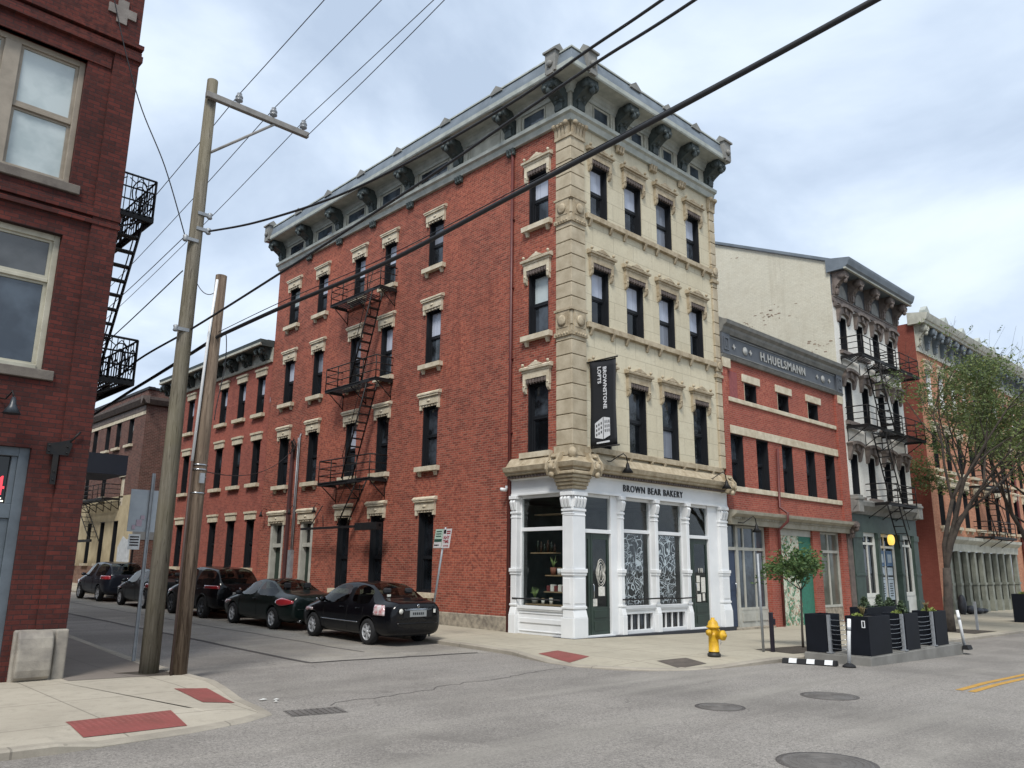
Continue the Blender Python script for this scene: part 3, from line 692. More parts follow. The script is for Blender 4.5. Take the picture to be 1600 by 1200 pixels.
for k in range(5):
    y = .62+.14*k; m = MB(ID); m.box(.36, .5, y, y+.11, 1.12, 1.27+.03*(k % 2)); o = m.build('gift_box', M_dim if k % 2 == 0 else M_paper, None, .005)
    tag(o, ['dark red box nearest the pier on bakery window shelf', 'cream box between the first two dark red boxes in bakery window', 'middle dark red box in the row of five on bakery shelf', 'cream box second from left on bakery shelf of red boxes', 'dark red box at left end of bakery shelf row'][k], 'box', 'boxes in the bakery side window'); rebase(o, (.43, y+.055, 1.12))
for k in range(6):
    y = 1.16+.13*k; h = .24+.05*(k % 3); m = MB(ID); m.lathe([(.035, 0), (.04, h*.6), (.015, h*.8), (.015, h), (.001, h)], (.55, y, 2.15), 8); o = m.build('bottle', mat('dark bottle glass', '2a3328', .2) if k % 2 else mat('brown bottle glass', '3d2a1c', .2))
    tag(o, 'small dark glass bottle in the row on upper bakery window shelf', 'bottle', 'bottles on the upper bakery shelf'); rebase(o, (.55, y, 2.15))
# ---- fire escape of the main building
def fire_escape(par, T, levels, stairs, d=.75, lean=None):
    for (a0, a1, z, gap) in levels:
        m = MB(T); n = int((d-.06)/.11)
        segs = [(a0, a1)] if not gap else [(a0, gap[0]), (gap[1], a1)]
        for q0, q1 in segs:
            for k in range(n+1): m.box(q0, q1, .06+k*.11, .06+k*.11+.055, z-.02, z)
        m.box(a0, a1, d-.03, d, z-.1, z+.01); m.box(a0, a0+.05, .02, d-.03, z-.1, z+.005); m.box(a1-.05, a1, .02, d-.03, z-.1, z+.005)
        p = m.build('fire_escape', M_black, par)
        m = MB(T); h = .8
        for q in (0.01, .27, .53, h):
            m.tube([(a0+.02, .03, z+q), (a0+.02, d-.02, z+q), (a1-.02, d-.02, z+q), (a1-.02, .03, z+q)], .018 if q < h else .024, 4)
        nn = max(2, int((a1-a0)/.8))
        for k in range(nn+1): q = a0+.02+(a1-a0-.04)*k/nn; m.tube([(q, d-.02, z-.05), (q, d-.02, z+h)], .021, 4)
        m.build('railing', M_black, p)
        m = MB(T)
        nb = max(2, int((a1-a0)/1.3)+1)
        for k in range(nb):
            q = a0+.1+(a1-a0-.2)*k/(nb-1); m.tube([(q, .02, z-.6), (q, d*.9, z-.06)], .02, 4); m.tube([(q, .02, z-.65), (q, .02, z-.05)], .018, 4)
        m.build('bracket', M_black, p)
    for (a0, z0, a1, z1, o0, o1) in stairs:
        m = MB(T)
        for o in (o0, o1): m.tube([(a0, o, z0), (a1, o, z1)], .03, 4)
        n = max(3, int(abs(z1-z0)/.27))
        for k in range(1, n): t = k/n; a = a0+(a1-a0)*t; z = z0+(z1-z0)*t; m.box(a-.08, a+.08, o0, o1, z-.016, z+.016)
        m.tube([(a0-.0, o1+.02, z0+.75), (a1, o1+.02, z1+.75)], .014, 4)
        m.build('fire_escape_ladder', M_black, par)
fire_escape(BLD, L, [(8.35, 11.65, 11.38, (8.75, 9.35)), (8.35, 11.65, 8.05, (8.75, 9.35)), (8.45, 11.75, 4.62, (9.2, 9.8))],
            [(8.85, 11.3, 10.0, 8.1, .3, .72), (8.9, 8.0, 10.2, 4.7, .3, .72), (9.3, 4.6, 10.4, 3.1, .28, .66)])
m = MB(L); m.box(8.0, 13.1, .5, .56, 3.0, 3.08); m.box(8.0, 9.3, .42, .66, 2.9, 3.14); m.tube([(12.6, .5, 3.05), (12.4, .1, 3.9)], .02, 4); m.tube([(11.6, .5, 3.1), (11.65, .5, 3.5)], .02, 4); m.build('counterweight_arm', M_black, BLD)
# ================================================================ REAR THREE STOREY BUILDING (side street)
B2 = thing('brick_annex', 'lower three storey red brick building adjoining the corner block on the side street', 'building', (0, 18, 0))
cs = [18.02, 19.88, 21.77, 23.67, 25.57, 27.42]; rw = [(8.15, 9.85), (5.12, 7.0), (1.6, 3.6)]
Hs = [(a, a+.74, *z) for a in cs for z in rw]
m = MB(L); wall_holes(m, YE+.01, 28.85, -.2, 10.9, Hs); m.build('brick_wall', M_red2, B2)
m = MB(ID); m.quad((0, 28.85, -.2), (12, 28.85, -.2), (12, 28.85, 11), (0, 28.85, 11)); m.quad((-.3, YE+.03, 11.3), (12, YE+.03, 11.3), (12, 28.85, 11.3), (-.3, 28.85, 11.3)); m.build('party_wall', M_red2, B2)
for a in cs:
    for j, z in enumerate(rw):
        window(B2, L, a, a+.74, *z, 'p', M_lint, 'p', up=G_blind if j == 0 else (G_grey if j == 1 and rnd.random() < .3 else G_dark), lo=G_dark2 if j == 0 else G_dark)
m = MB(L)
m.prism([(0, 10.35), (.08, 10.35), (.12, 10.45), (0, 10.45)], YE+.02, 28.9); m.box(YE+.02, 28.9, 0, .05, 10.45, 11.0)
m.build('frieze', M_corn2, B2)
m = MB(L); m.prism([(0, 11.0), (.55, 11.0), (.62, 11.1), (.66, 11.28), (0, 11.28)], YE+.02, 29.0); m.build('eaves', M_green, B2)
m = MB(L); m.box(YE+.02, 29.0, .56, .67, 11.02, 11.12); m.build('eaves_strip', M_corn2, B2)
for a in [17.8, 19.5, 20.9, 22.6, 24.2, 25.8, 27.2, 28.7]:
    m = MB(L); console(m, a, .22, 10.5, 11.0, .5); m.build('cornice_bracket', M_green, B2)
    m = MB(L); console(m, a+.42, .22, 10.5, 11.0, .5); m.build('cornice_bracket', M_green, B2)
# ================================================================ DARK BRICK BUILDING FAR ALONG THE SIDE STREET
B3 = thing('old_brick_building', 'weathered dark brick building with patchy cream stucco ground floor at far end of side street', 'building', (0, 34, .3))
w3 = [(34.15, 35.0, 8.45, 10.0), (36.3, 37.15, 8.45, 10.0), (38.2, 39.05, 8.45, 10.0), (40.6, 41.5, 8.45, 10.0), (43., 43.9, 8.45, 10), (45.5, 46.4, 8.45, 10)]
w3b = [(34.9, 35.7, 1.7, 4.1), (37.2, 38.0, 1.7, 4.1), (39.6, 40.4, 1.7, 4.1), (42, 42.8, 1.7, 4.1)]
w3c = [(34.6, 35.3, 4.95, 6.6), (37.9, 38.7, 5.6, 7.4), (41.2, 42, 5.6, 7.4)]
m = MB(L); wall_holes(m, 32.4, 62, 5.5, 11.4, w3+w3c); m.build('brick_wall', M_brown, B3)
m = MB(L); wall_holes(m, 32.4, 62, 1.55, 5.5, w3b+[(34.6, 35.3, 4.95, 5.5)]); m.build('stucco_wall', mat('cream stucco', 'b3a688', .9, c2='9a8c70', sc=1.2, bump=.2, obj=False), B3)
m = MB(L); wall_holes(m, 32.4, 62, -.2, 1.55, []); m.build('brick_plinth', brick('exposed pale brick', '8a6656', '725046', '9a8b7c', w=.22, h=.08, m=.012, dark='5d4a40', stain=.4), B3)
m = MB(FR(32.4)); wall_holes(m, 0, 14, -.2, 11.4, []); m.build('gable_wall', M_brown, B3)
m = MB(FR(32.4)); m.box(0.0, 2.6, 0, .02, 3.0, 5.55); m.build('grey_render_patch', mat('grey render', '7d7f80', .9, var=.1), B3)
m = MB(L); m.plate([(32.5, 1.55), (34.4, 1.55), (34.5, 2.6), (33.8, 3.2), (33.2, 3.0), (32.6, 3.1)], .0, .015); m.build('whitewash_patch', mat('whitewash', 'b9bdc1', .9, c2='9da2a6', sc=4), B3)
m = MB(L); m.prism([(0, 10.55), (.16, 10.55), (.34, 10.8), (.36, 10.95), (0, 11.0)], 32.0, 62); m.box(32.4, 62, .0, .05, 10.2, 10.5); m.T = FR(32.4); m.prism([(0, 10.55), (.16, 10.55), (.34, 10.8), (.36, 10.95), (0, 11.0)], -.36, 2.5); m.build('cornice', M_brownst, B3)
m = MB(L); m.box(32.2, 62, -.3, .06, 11.4, 11.55); m.T = FR(32.4); m.box(-.05, 14, -.3, .06, 11.4, 11.549); m.build('coping', M_black, B3)
m = MB(L); m.box(32.4, 62, 0, .03, 9.98, 10.19); m.build('stone_band', M_stone, B3)
for k, h in enumerate(w3): window(B3, L, *h, None, M_stone, 'p', up=G_pale, lo=G_pale if k % 2 == 0 else G_dark, depth=.2)  # pale panes here carry a reflection painted as base colour
for h in w3b: window(B3, L, *h, None, M_stone, 'p', up=G_dark, lo=G_dark, depth=.25)
m = MB(L); m.box(34.6, 35.3, -.12, -.06, 4.95, 6.6); m.box(34.5, 35.5, 0, .04, 6.6, 6.85); m.build('blocked_window', M_stone, B3)
for h in w3c[1:]: window(B3, L, *h, None, M_stone, 'p', up=G_dark2, lo=G_grey)
fire_escape(B3, L, [(35.0, 40.5, 5.35, None)], [(40, 5.3, 36.5, 2.9, .4, .9)], d=1.0)
m = MB(L); m.box(36.2, 44, .9, 1.0, 2.9, 3.05); m.build('counterweight_arm', M_black, B3)
# ================================================================ LOW RED SHOP BUILDING WITH NAME PANEL
B4 = thing('low_shop_building', 'low orange brick shop building with grey name panel beside the stone corner block', 'building', (7.46, 0, 0))
X0, X1 = 7.45, 16.58
sw = [(8.97, 9.83, 7.47, 8.15), (11.29, 12.17, 7.47, 8.15), (13.64, 14.55, 7.47, 8.15)]
lw = [(7.91, 8.73), (9.58, 10.42), (11.38, 12.2), (13.19, 13.98), (14.78, 15.66)]
m = MB(R); wall_holes(m, X0, X1, 3.5, 8.9, sw+[(a, b, 4.45, 6.22) for a, b in lw]); m.build('brick_wall', M_orange, B4)
m = MB(ID); m.quad((X0, .0, 8.9), (X1, .0, 8.9), (X1, 14, 8.9), (X0, 14, 8.9)); m.quad((X1, 0, -.4), (X1, 14, -.4), (X1, 14, 9), (X1, 0, 9)); m.build('roof', M_slate, B4)
m = MB(R); m.box(15.95, X1, 0, .1, 3.6, 8.85); m.box(7.46, 7.78, 0, .08, 3.6, 8.85); m.build('brick_pilaster', M_orange, B4)
m = MB(R); m.box(8.0, 8.5, -.02, .015, 7.5, 8.4); m.build('bricked_up_window', mat('pink brick infill', '8f5050', .9, c2='7a4242', sc=9, obj=False), B4)
m = MB(R); m.box(7.84, 15.93, 0, .06, 7.32, 7.47); m.box(7.84, 15.93, 0, .06, 4.28, 4.45); m.box(7.86, 15.93, 0, .05, 6.22, 6.5); m.build('stone_band', M_stone, B4, .01)
for a0, a1, z0, z1 in sw:
    w = window(B4, R, a0, a1, z0, z1, None, M_stone, None, up=G_dark2, lo=G_dark, depth=.25)
    m = MB(R); m.box(a0-.16, a1+.18, -.0, .05, z1, z1+.27); m.build('lintel', M_stone, w, .01)
    m = MB(R); m.box(a0+.0, a0+.03, -.24, -.0, z0, z1); m.build('pale_jamb', M_lint, w)
for k, (a0, a1) in enumerate(lw): window(B4, R, a0, a1, 4.45, 6.22, None, M_stone, None, up=[G_dark2, G_dark, G_grey, G_dark2, G_dark][k], lo=G_dark, depth=.22)
m = MB(R); m.box(X0, X1+.02, -.3, .06, 8.9, 9.66); m.build('name_panel', M_sign, B4)
m = MB(R)
m.prism([(.0, 8.78), (.1, 8.78), (.16, 8.9), (.0, 8.9)], X0, X1+.05); m.prism([(-.3, 9.66), (.12, 9.66), (.2, 9.78), (.22, 9.86), (.34, 9.94), (.38, 10.06), (.2, 10.12), (.05, 10.22), (-.3, 10.22)], X0, X1+.1)
m.box(7.9, 16.2, .06, .085, 9.58, 9.61); m.box(7.9, 16.2, .06, .085, 8.96, 8.99)
m.build('parapet_cornice', M_greycorn, B4)
m = MB(R)
for a in (7.46, 16.12):
    m.box(a, a+.5, .06, .14, 8.92, 9.64)
for a in (7.46, 16.12):
    m.box(a+.1, a+.4, .14, .17, 9.05, 9.1); m.box(a+.1, a+.4, .14, .17, 9.46, 9.51); m.box(a+.1, a+.15, .14, .17, 9.1, 9.46); m.box(a+.35, a+.4, .14, .17, 9.1, 9.46); m.box(a+.22, a+.28, .14, .16, 9.18, 9.38)
m.build('parapet_block', M_sign, B4)
m = MB(R); m.box(7.46, 7.96, .06, .12, 8.45, 8.78); m.box(16.12, 16.58, .101, .13, 8.45, 8.78); m.build('stone_block', M_lint, B4)
M_letter = mat('pale raised lettering', 'aeaeaa', .6, var=.1)
text('raised_lettering', 'H.HUELSMANN', .46, (11.78, -.085, 9.27), 'R', M_letter, B4, .015, 1.2, bold=.006, sx=.95)
def star(m, a, z, r, n, o0=.06, o1=.1):
    p = []
    for k in range(n*2): q = pi/2+pi*k/n; rr = r if k % 2 == 0 else r*.45; p.append((a+rr*cos(q), z+rr*sin(q)))
    m.plate(p, o0, o1)
m = MB(R)
for a, s in ((8.3, 1), (8.62, 0), (9.4, 1), (9.05, 2), (14.5, 1), (15.0, 2), (15.55, 1)):
    if s == 1: star(m, a, 9.27, .1, 4)
    elif s == 2: m.lathe([(.001, .06), (.15, .06), (.15, .09), (.001, .12)], (a, 0, 9.27), 14, 'o')
m.build('raised_ornament', M_letter, B4)
m = MB(R); m.prism([(0, 3.18), (.12, 3.18), (.14, 3.4), (.22, 3.44), (.34, 3.52), (.36, 3.62), (.1, 3.66), (0, 3.66)], X0+.03, X1)
a = X0+.2
while a < X1-.2: m.box(a, a+.06, .13, .2, 3.36, 3.42); a += .11
m.build('shop_cornice', mat('stone grey shop cornice', '9f9a8c', .7, c2='86806f', sc=3, obj=False), B4)
m = MB(R); console(m, 16.35, .25, 3.0, 3.66, .4); m.build('carved_console', M_brownst, B4)
# shop front piers, glazing
m = MB(R)
for a0, a1 in ((10.12, 10.84), (13.3, 13.9), (15.72, 16.15)): m.box(a0, a1, -.35, .0, -.3, 3.18)
m.build('brick_pier', M_orange, B4)
m = MB(R); m.box(16.16, 16.56, -.3, .05, -.3, 3.18); m.build('weathered_pilaster', M_brownst, B4)
def framed(name, mt, T, a0, a1, z0, z1, bars, zb, d, par, g, fw=.08):
    m = MB(T); m.box(a0, a0+fw, d-.05, d+.05, z0, z1); m.box(a1-fw, a1, d-.05, d+.05, z0, z1); m.box(a0+fw, a1-fw, d-.05, d+.05, z1-fw, z1); m.box(a0+fw, a1-fw, d-.05, d+.08, z0, z0+fw)
    for z in zb: m.box(a0+fw, a1-fw, d-.05, d+.04, z-.05, z+.05)
    for b in bars: m.box(b-.035, b+.035, d-.04, d+.03, z0+fw, z1-fw)
    w = m.build(name, mt, par)
    m = MB(T); m.box(a0+fw, a1-fw, d-.02, d-.01, z0+fw, z1-fw); m.build('pane', g, w); return w
framed('shop_window', M_greytrim, R, 8.3, 10.11, .45, 3.18, (8.75, 9.45), (2.42,), -.25, B4, G_grey)
m = MB(R); m.box(8.3, 10.11, -.3, -.18, -.2, .449); m.box(8.4, 9.2, -.18, -.15, .1, .36); m.box(9.3, 10.0, -.18, -.15, .1, .36); m.build('stall_riser', M_greytrim, B4)
m = MB(R); m.box(7.55, 8.3, -.3, -.2, 2.37, 2.47); m.box(7.55, 7.62, -.3, -.2, -.1, 3.18); m.box(8.22, 8.299, -.3, -.19, -.1, 3.18); d = m.build('shop_door', M_greytrim, B4)
m = MB(R); m.box(7.62, 8.22, -.3, -.25, -.05, 2.37); m.box(7.7, 8.14, -.25, -.235, .15, .9); m.box(7.7, 8.14, -.25, -.235, 1.1, 2.2); m.build('door_leaf', M_bluedoor, d)
m = MB(R); m.box(7.62, 8.22, -.27, -.26, 2.47, 3.18); m.build('transom_pane', G_grey, d)
m = MB(R); m.tube([(8.1, -.2, .9), (8.1, -.17, 1.0), (8.1, -.17, 1.25), (8.1, -.2, 1.35)], .015, 5); m.build('door_handle', M_steel, d)
text('door_number', '0', .28, (7.78, .255, 2.85), 'R', M_paper, d, .004)
m = MB(R); m.box(7.5, 10.0, -.5, .12, -.4, -.08); m.build('entrance_step', M_rock, B4)
def mural_mat():
    t = NT('floral mural'); p = t.pos(); v = t.new('ShaderNodeTexVoronoi'); v.inputs['Scale'].default_value = 4.5; t.l(p, v.inputs['Vector'])
    n = t.noise(p, 3.2, 5, .6, 1.5); c = t.mix(t.ramp(n, .5, .54), lin('c2c7b4'), lin('4c7a5c')); c = t.mix(t.ramp(t.noise(p, 6, 3, .5, 2), .56, .6), c, lin('b98a78'))
    c = t.mix(t.ramp(v.outputs['Distance'], .12, .05, (0, 0, 0, 1), (1, 1, 1, 1)) if False else t.math('LESS_THAN', v.outputs['Distance'], .16), c, lin('c9a996'))
    s = t.new('ShaderNodeSeparateXYZ'); t.l(p, s.inputs[0]); c = t.mix(t.ramp(t.noise(p, 9, 2, .5, 3), .62, .66), c, lin('5b4f4f'))
    t.base(c); t.rough(.7); return t.m
m = MB(R); m.box(10.84, 12.4, -.3, -.12, -.3, 2.95); m.build('painted_mural_board', mural_mat(), B4)
m = MB(R); m.box(12.4, 13.3, -.3, -.1, -.3, 2.949); m.build('green_painted_panel', mat('emerald painted panel', '2a6352', .7, c2='2f7561', sc=9, obj=False), B4)
m = MB(R); m.box(10.84, 13.3, -.32, -.08, 2.95, 3.18); m.build('transom_board', M_greytrim, B4)
framed('shop_window', M_greytrim, R, 13.9, 15.72, .4, 3.18, (14.85,), (2.45,), -.2, B4, glass('grey hazy shop glass', '65685f', .08, c2='55574f'))
m = MB(R); m.box(13.9, 15.72, -.3, -.14, -.35, .399); m.build('stall_riser', M_rock, B4)
m = MB(R); m.tube([(10.6, .1, -.1), (10.6, .1, 3.1), (10.68, .42, 3.4), (10.72, .42, 3.68), (10.8, .08, 3.9), (10.9, .08, 6.0)], .05, 7); m.build('drain_pipe', M_copper, B4)
# ================================================================ WHITE HOUSE WITH FIRE ESCAPES
B5 = thing('white_building', 'tall off white painted house with brown window hoods, black fire escapes and green shopfront', 'building', (16.6, 0, 0))
X0, X1 = 16.6, 23.45
wc = [17.5, 19.2, 20.9, 22.55]; wr = [(10.9, 12.45), (7.85, 9.6), (4.72, 6.5)]
m = MB(R); wall_holes(m, X0, X1, 3.3, 14.3, [(c-.37, c+.37, *z) for c in wc for z in wr]); m.build('painted_front', M_white2, B5)
m = MB(ID); f = [m.P(X0, 0, -.4), m.P(X0, 0, 14.75), m.P(X0, 7, 17.85), m.P(X0, 14, 14.75), m.P(X0, 14, -.4)]; m.face(f); m.build('side_wall', M_whitebrick, B5)
m = MB(ID)   # patches where paint has peeled
for (y0, z0, n) in ((2.9, 12.9, 16), (.9, 11.1, 16), (4.2, 12.8, 8), (1.0, 8.6+.8, 9), (4.8, 16.2, 4), (2.9, 13.2, 8)):
    for k in range(n):
        y = y0+rnd.gauss(0, .45); z = z0+rnd.gauss(0, .16); s = rnd.uniform(.06, .17); h = rnd.uniform(.03, .07)
        y = max(y, .1); m.quad((X0-.004, y, z), (X0-.004, y+s, z+.01), (X0-.004, y+s*.9, z+h), (X0-.004, y+.02, z+h*.8))
m.build('peeled_patch', mat('bare brick under peeled paint', '7c6a5d', .9, c2='94826f', sc=9), B5, kind='stuff')
m = MB(ID); m.quad((X1, 0, -.4), (X1, 14, -.4), (X1, 14, 14.7), (X1, 0, 14.7)); m.build('party_wall', M_white2, B5)
m = MB(ID)
for y0, y1, z0, z1 in ((-.2, 7, 14.68, 17.85), (7, 14, 17.85, 14.75)):
    i = [m.P(x, y, z+dz) for dz in (.03, .16) for x, y, z in ((X0-.1, y0, z0), (X1+.1, y0, z0), (X1+.1, y1, z1), (X0-.1, y1, z1))]
    for q in ((0, 1, 2, 3), (4, 5, 6, 7), (0, 1, 5, 4), (1, 2, 6, 5), (2, 3, 7, 6), (3, 0, 4, 7)): m.face([i[k] for k in q])
m.build('roof', M_slate, B5)
M_umber = mat('umber painted trim', '7b7069', .75, c2='5f5550', sc=5, bump=.3, obj=False)
for c in wc:
    for j, z in enumerate(wr):
        window(B5, R, c-.37, c+.37, *z, 'a', M_umber, 'p', up=G_grey if (c < 18 and j < 2) else G_dark2, lo=G_dark2, depth=.2)
m = MB(R); m.box(X0, X1, 0, .07, 13.0, 13.2); m.box(X0, X1, 0, .1, 13.2, 13.26)
for c in (16.8, 18.35, 20.05, 21.7, 23.2):
    for s in (-.1, 0, .1): m.prism([(0, 12.78), (.06, 12.78), (.1, 13.0), (0, 13.0)], c+s-.035, c+s+.035)
m.build('frieze_band', M_umber, B5)
m = MB(R); m.box(X0, X1, 0, .05, 13.26, 14.2); m.build('frieze', mat('dark slate frieze', '4d5156', .7, obj=False), B5)
for c in (17.5, 19.2, 20.9, 22.5):
    m = MB(R); p = [(c+.42*cos(pi*k/8), 13.3+.6*sin(pi*k/8)) for k in range(9)]; m.plate(p, .05, .09); m.build('arched_panel', M_greycorn, B5)
for c in (16.82, 18.35, 20.05, 21.7, 23.22):
    m = MB(R); console(m, c, .3, 13.27, 14.28, .62); m.build('cornice_bracket', M_umber, B5)
    m = MB(R)
    for s in (-.2, -.07, .07, .2): m.box(c+s-.025, c+s+.025, .05, .1, 13.3, 13.75)
    m.build('fluted_strip', M_umber, B5)
m = MB(R); m.prism([(-.1, 14.28), (.72, 14.28), (.75, 14.36), (.84, 14.42), (.92, 14.62), (.94, 14.72), (-.1, 14.9)], X0-.12, X1+.25); m.build('cornice', M_slate, B5)
m = MB(R); m.box(X0-.13, X1+.26, .66, .76, 14.26, 14.33); m.build('cornice_edge', M_corn2, B5)
m = MB(R); m.prism([(0, 4.02), (.1, 4.02), (.16, 4.15), (.2, 4.2), (.34, 4.34), (.36, 4.5), (.1, 4.62), (0, 4.62)], X0, X1); m.build('shop_cornice', M_greycorn, B5)
for c in (16.85, 23.15): m = MB(R); m.box(c-.22, c+.22, .02, .42, 4.05, 4.75); m.box(c-.26, c+.26, .02, .46, 4.55, 4.65); m.build('cornice_block', M_greycorn, B5, .02)
m = MB(R); m.box(X0+.01, X1, -.3, .03, 3.3, 4.02); m.build('fascia', M_greentrim, B5)
for a0, a1 in ((16.64, 17.5), (19.0, 19.22), (21.3, 21.56), (22.9, 23.42)):
    m = MB(R); m.box(a0, a1, -.2, .06, -.4, 3.3); m.box(a0-.02, a1+.02, -.2, .1, -.4, .5); m.box(a0-.01, a1+.01, -.2, .09, 1.55, 1.65); m.box(a0-.02, a1+.02, -.2, .1, 3.05, 3.299); m.build('shop_pilaster', M_greentrim, B5, .01)
M_cw = mat('cream white woodwork', 'd6d6cf', .6, c2='c2c2ba', sc=2, obj=False)
for a0, a1 in ((17.5, 19.0), (21.56, 22.9)):
    framed('shop_window', M_cw, R, a0, a1, .7, 3.3, ((a0+a1)/2,), (2.85,), -.12, B5, G_dark, .16)
    m = MB(R); m.box(a0, a1, -.2, -.06, -.4, .7); m.build('stall_riser', M_cw, B5)
d = framed('entrance_door', M_cw, R, 19.22, 21.3, -.2, 3.3, (20.25,), (2.75,), -.25, B5, G_dark, .12)
M_poster = mat('blue poster', '3c5878', .6, c2='5c7896', sc=5); M_pale = mat('pale blue poster', 'aebac2', .6)
for a in (19.53, 20.36):
    m = MB(R); m.box(a, a+.62, -.235, -.2, 1.95, 2.6); m.build('blue_poster', M_poster, d)
    m = MB(R); m.box(a+.12, a+.5, -.2, -.195, 2.1, 2.45); m.box(a+.04, a+.58, -.235, -.21, 1.4, 1.9); m.box(a+.03, a+.59, -.235, -.21, .55, 1.38); m.build('white_notice', M_pale, d)
    m = MB(R)
    for k in range(6): m.box(a+.14, a+.46-.03*(k % 2), -.21, -.205, 1.2-.1*k, 1.24-.1*k)
    m.box(a+.05, a+.57, -.21, -.204, 1.5, 1.57); m.build('printed_lines', M_frame, d)
    m = MB(R); m.box(a-.05, a+.7, -.24, -.19, -.2, .1); m.build('door_panel', M_cw, d)
m = MB(R); m.lathe([(.001, .25), (.2, .25), (.22, .22), (.22, .1), (.001, .1)], (20.1, 0, 3.05), 20, 'o'); o = m.build('lit_sign', emit('warm yellow lit disc', 'edc25a', .55)); tag(o, 'round glowing yellow sign above the white double door', 'sign'); rebase(o, (20.1, -.1, 3.05))
fire_escape(B5, R, [(16.95, 20.6, 10.6, (18.6, 19.3)), (16.95, 20.6, 7.6, (18.6, 19.3)), (18.3, 21.3, 4.5, (19.4, 20.0))],
            [(18.7, 10.6, 19.9, 7.65, .35, .85), (18.7, 7.6, 20.0, 4.55, .35, .85), (19.5, 4.5, 20.4, 2.7, .4, .85)], d=.95)
fire_escape(B5, R, [(21.0, 23.2, 10.6, None), (21.0, 23.2, 7.6, None)], [], d=.95)
# ================================================================ ORANGE BRICK ROW BEHIND THE TREES
B6 = thing('orange_building', 'long orange brick building with pale bracketed cornice and grey shopfront behind the trees', 'building', (25.9, 0, 0))
X0, X1 = 25.9, 52
oc = [27.2+1.78*k for k in range(14)]; orow = [(9.9, 11.9), (6.75, 8.7), (3.95, 5.95)]
m = MB(R); wall_holes(m, X0, X1, 3.2, 12.8, [(c-.38, c+.38, *z) for c in oc for z in orow]); m.build('brick_wall', M_orange2, B6)
m = MB(ID); m.quad((X0, 0, -.6), (X0, 14, -.6), (X0, 14, 14.1), (X0, 0, 14.1)); m.quad((X0, 0, 14.1), (X1, 0, 14.1), (X1, 14, 14.1), (X0, 14, 14.1)); m.build('side_wall', brick('plain red side wall', '834a3e', '7a4238', '7f4f46', m=.004, dark='6c3830', stain=.25), B6)
for c in oc:
    for j, z in enumerate(orow): window(B6, R, c-.38, c+.38, *z, 's', M_lint, 's', up=G_dark2 if (c+j) % 2 < 1.2 else G_blind, lo=G_dark2, fr=M_white if j == 0 else M_frame)
m = MB(R); m.box(X0, X1, 0, .08, 12.6, 12.8); m.box(X0, X1, 0, .04, 12.8, 13.95); m.build('frieze', M_corn2, B6)
m = MB(R); m.prism([(-.2, 13.95), (.6, 13.95), (.64, 14.07), (.7, 14.11), (.75, 14.25), (.8, 14.43), (-.2, 14.6)], X0-.25, X1); m.build('cornice', M_corn2, B6)
for k in range(24):
    m = MB(R); console(m, 26.1+1.1*k, .26, 12.85, 13.95, .55); m.build('cornice_bracket', M_slate if k else M_corn2, B6)
for k in range(9):
    c = 26.3+2.7*k; m = MB(R); m.plate([(c-.3, 14.48), (c+.3, 14.48), (c+.3, 14.68), (c, 14.95), (c-.3, 14.68)], .3, .6); m.build('roof_ornament', M_corn, B6)
m = MB(R); m.prism([(0, 2.75), (.15, 2.75), (.18, 3.1), (.3, 3.2), (.4, 3.3), (.42, 3.45), (0, 3.5)], 27.2, 38.3); m.build('shop_cornice', M_corn2, B6)
M_gcol = mat('grey green shop columns', '86887c', .7, c2='6f7167', sc=3, obj=False)
for k in range(10):
    c = 27.3+1.2*k; m = MB(R); m.box(c-.14, c+.14, -.1, .1, -.6, 2.75); m.box(c-.18, c+.18, -.1, .14, -.6, .3); m.box(c-.18, c+.18, -.1, .14, 1.1, 1.22); m.build('shop_pilaster', M_gcol, B6)
    if k < 9: framed('shop_window', M_gcol, R, c+.14, c+1.06, .3, 2.75, (c+.6,), (2.1,), -.2, B6, G_dark2 if k != 1 else G_dark); m = MB(R); m.box(c+.14, c+1.06, -.3, -.1, -.6, .3); m.build('stall_riser', M_gcol, B6)
m = MB(R); m.box(25.92, 27.15, -.2, 0, -.6, 3.2); m.box(38.2, 52, -.2, 0, -.6, 3.2); m.build('ground_floor_wall', M_orange2, B6)
m = MB(R); m.box(25.95, 27.1, .0, .05, -.6, .6); m.build('stone_footing', M_rock, B6)
m = MB(R); m.tube([(39.8, .08, -.4), (39.8, .08, 12.6)], .07, 6); m.build('drain_pipe', M_copper, B6)
fire_escape(B6, R, [(31.5, 35.4, 3.55, None), (31.5, 35.4, 6.2, (32.4, 33.2))], [(32.5, 6.2, 34.4, 3.6, .3, .8)], d=.95)
# ================================================================ LEFT CORNER BUILDING
B7 = thing('brick_tavern', 'dark red brick corner tavern with pale sash windows and blue grey shop door', 'building', (-12, .1, 0))
T7 = FR(.1); XR = -11.78; X0 = -24
wa = (-15.0, -12.57, 8.02, 10.4); wb = (-15.0, -12.57, 4.76, 7.1); wd = (-15.0, -12.57, .0, 3.5)
m = MB(T7); wall_holes(m, X0, XR-.001, -.1, 13.4, [wa, wb, wd, (-19, -16.6, 8.02, 10.4), (-19, -16.6, 4.76, 7.1)], rev=.22); m.build('brick_wall', M_deep, B7)
m = MB(FE(XR)); wall_holes(m, .1, 24, -.1, 13.4, []); m.build('side_wall', M_deep, B7); m = MB(FE(XR)); wall_holes(m, 24.01, 75, -.1, 11.5, []); m.build('unseen_row_wall', M_brown, B7)  # second wall: unseen row past the tavern, added for the cars to reflect
m = MB(ID); m.quad((X0, .1, 13.4), (XR, .1, 13.4), (XR, 24, 13.4), (X0, 24, 13.4)); m.build('roof', M_slate, B7)
m = MB(T7); m.box(-12.17, XR+.03, -.3, .05, .74, 10.72); m.box(-15.9, -15.4, -.2, .05, .74, 10.72); m.build('brick_pier', M_deep, B7)
m = MB(T7)
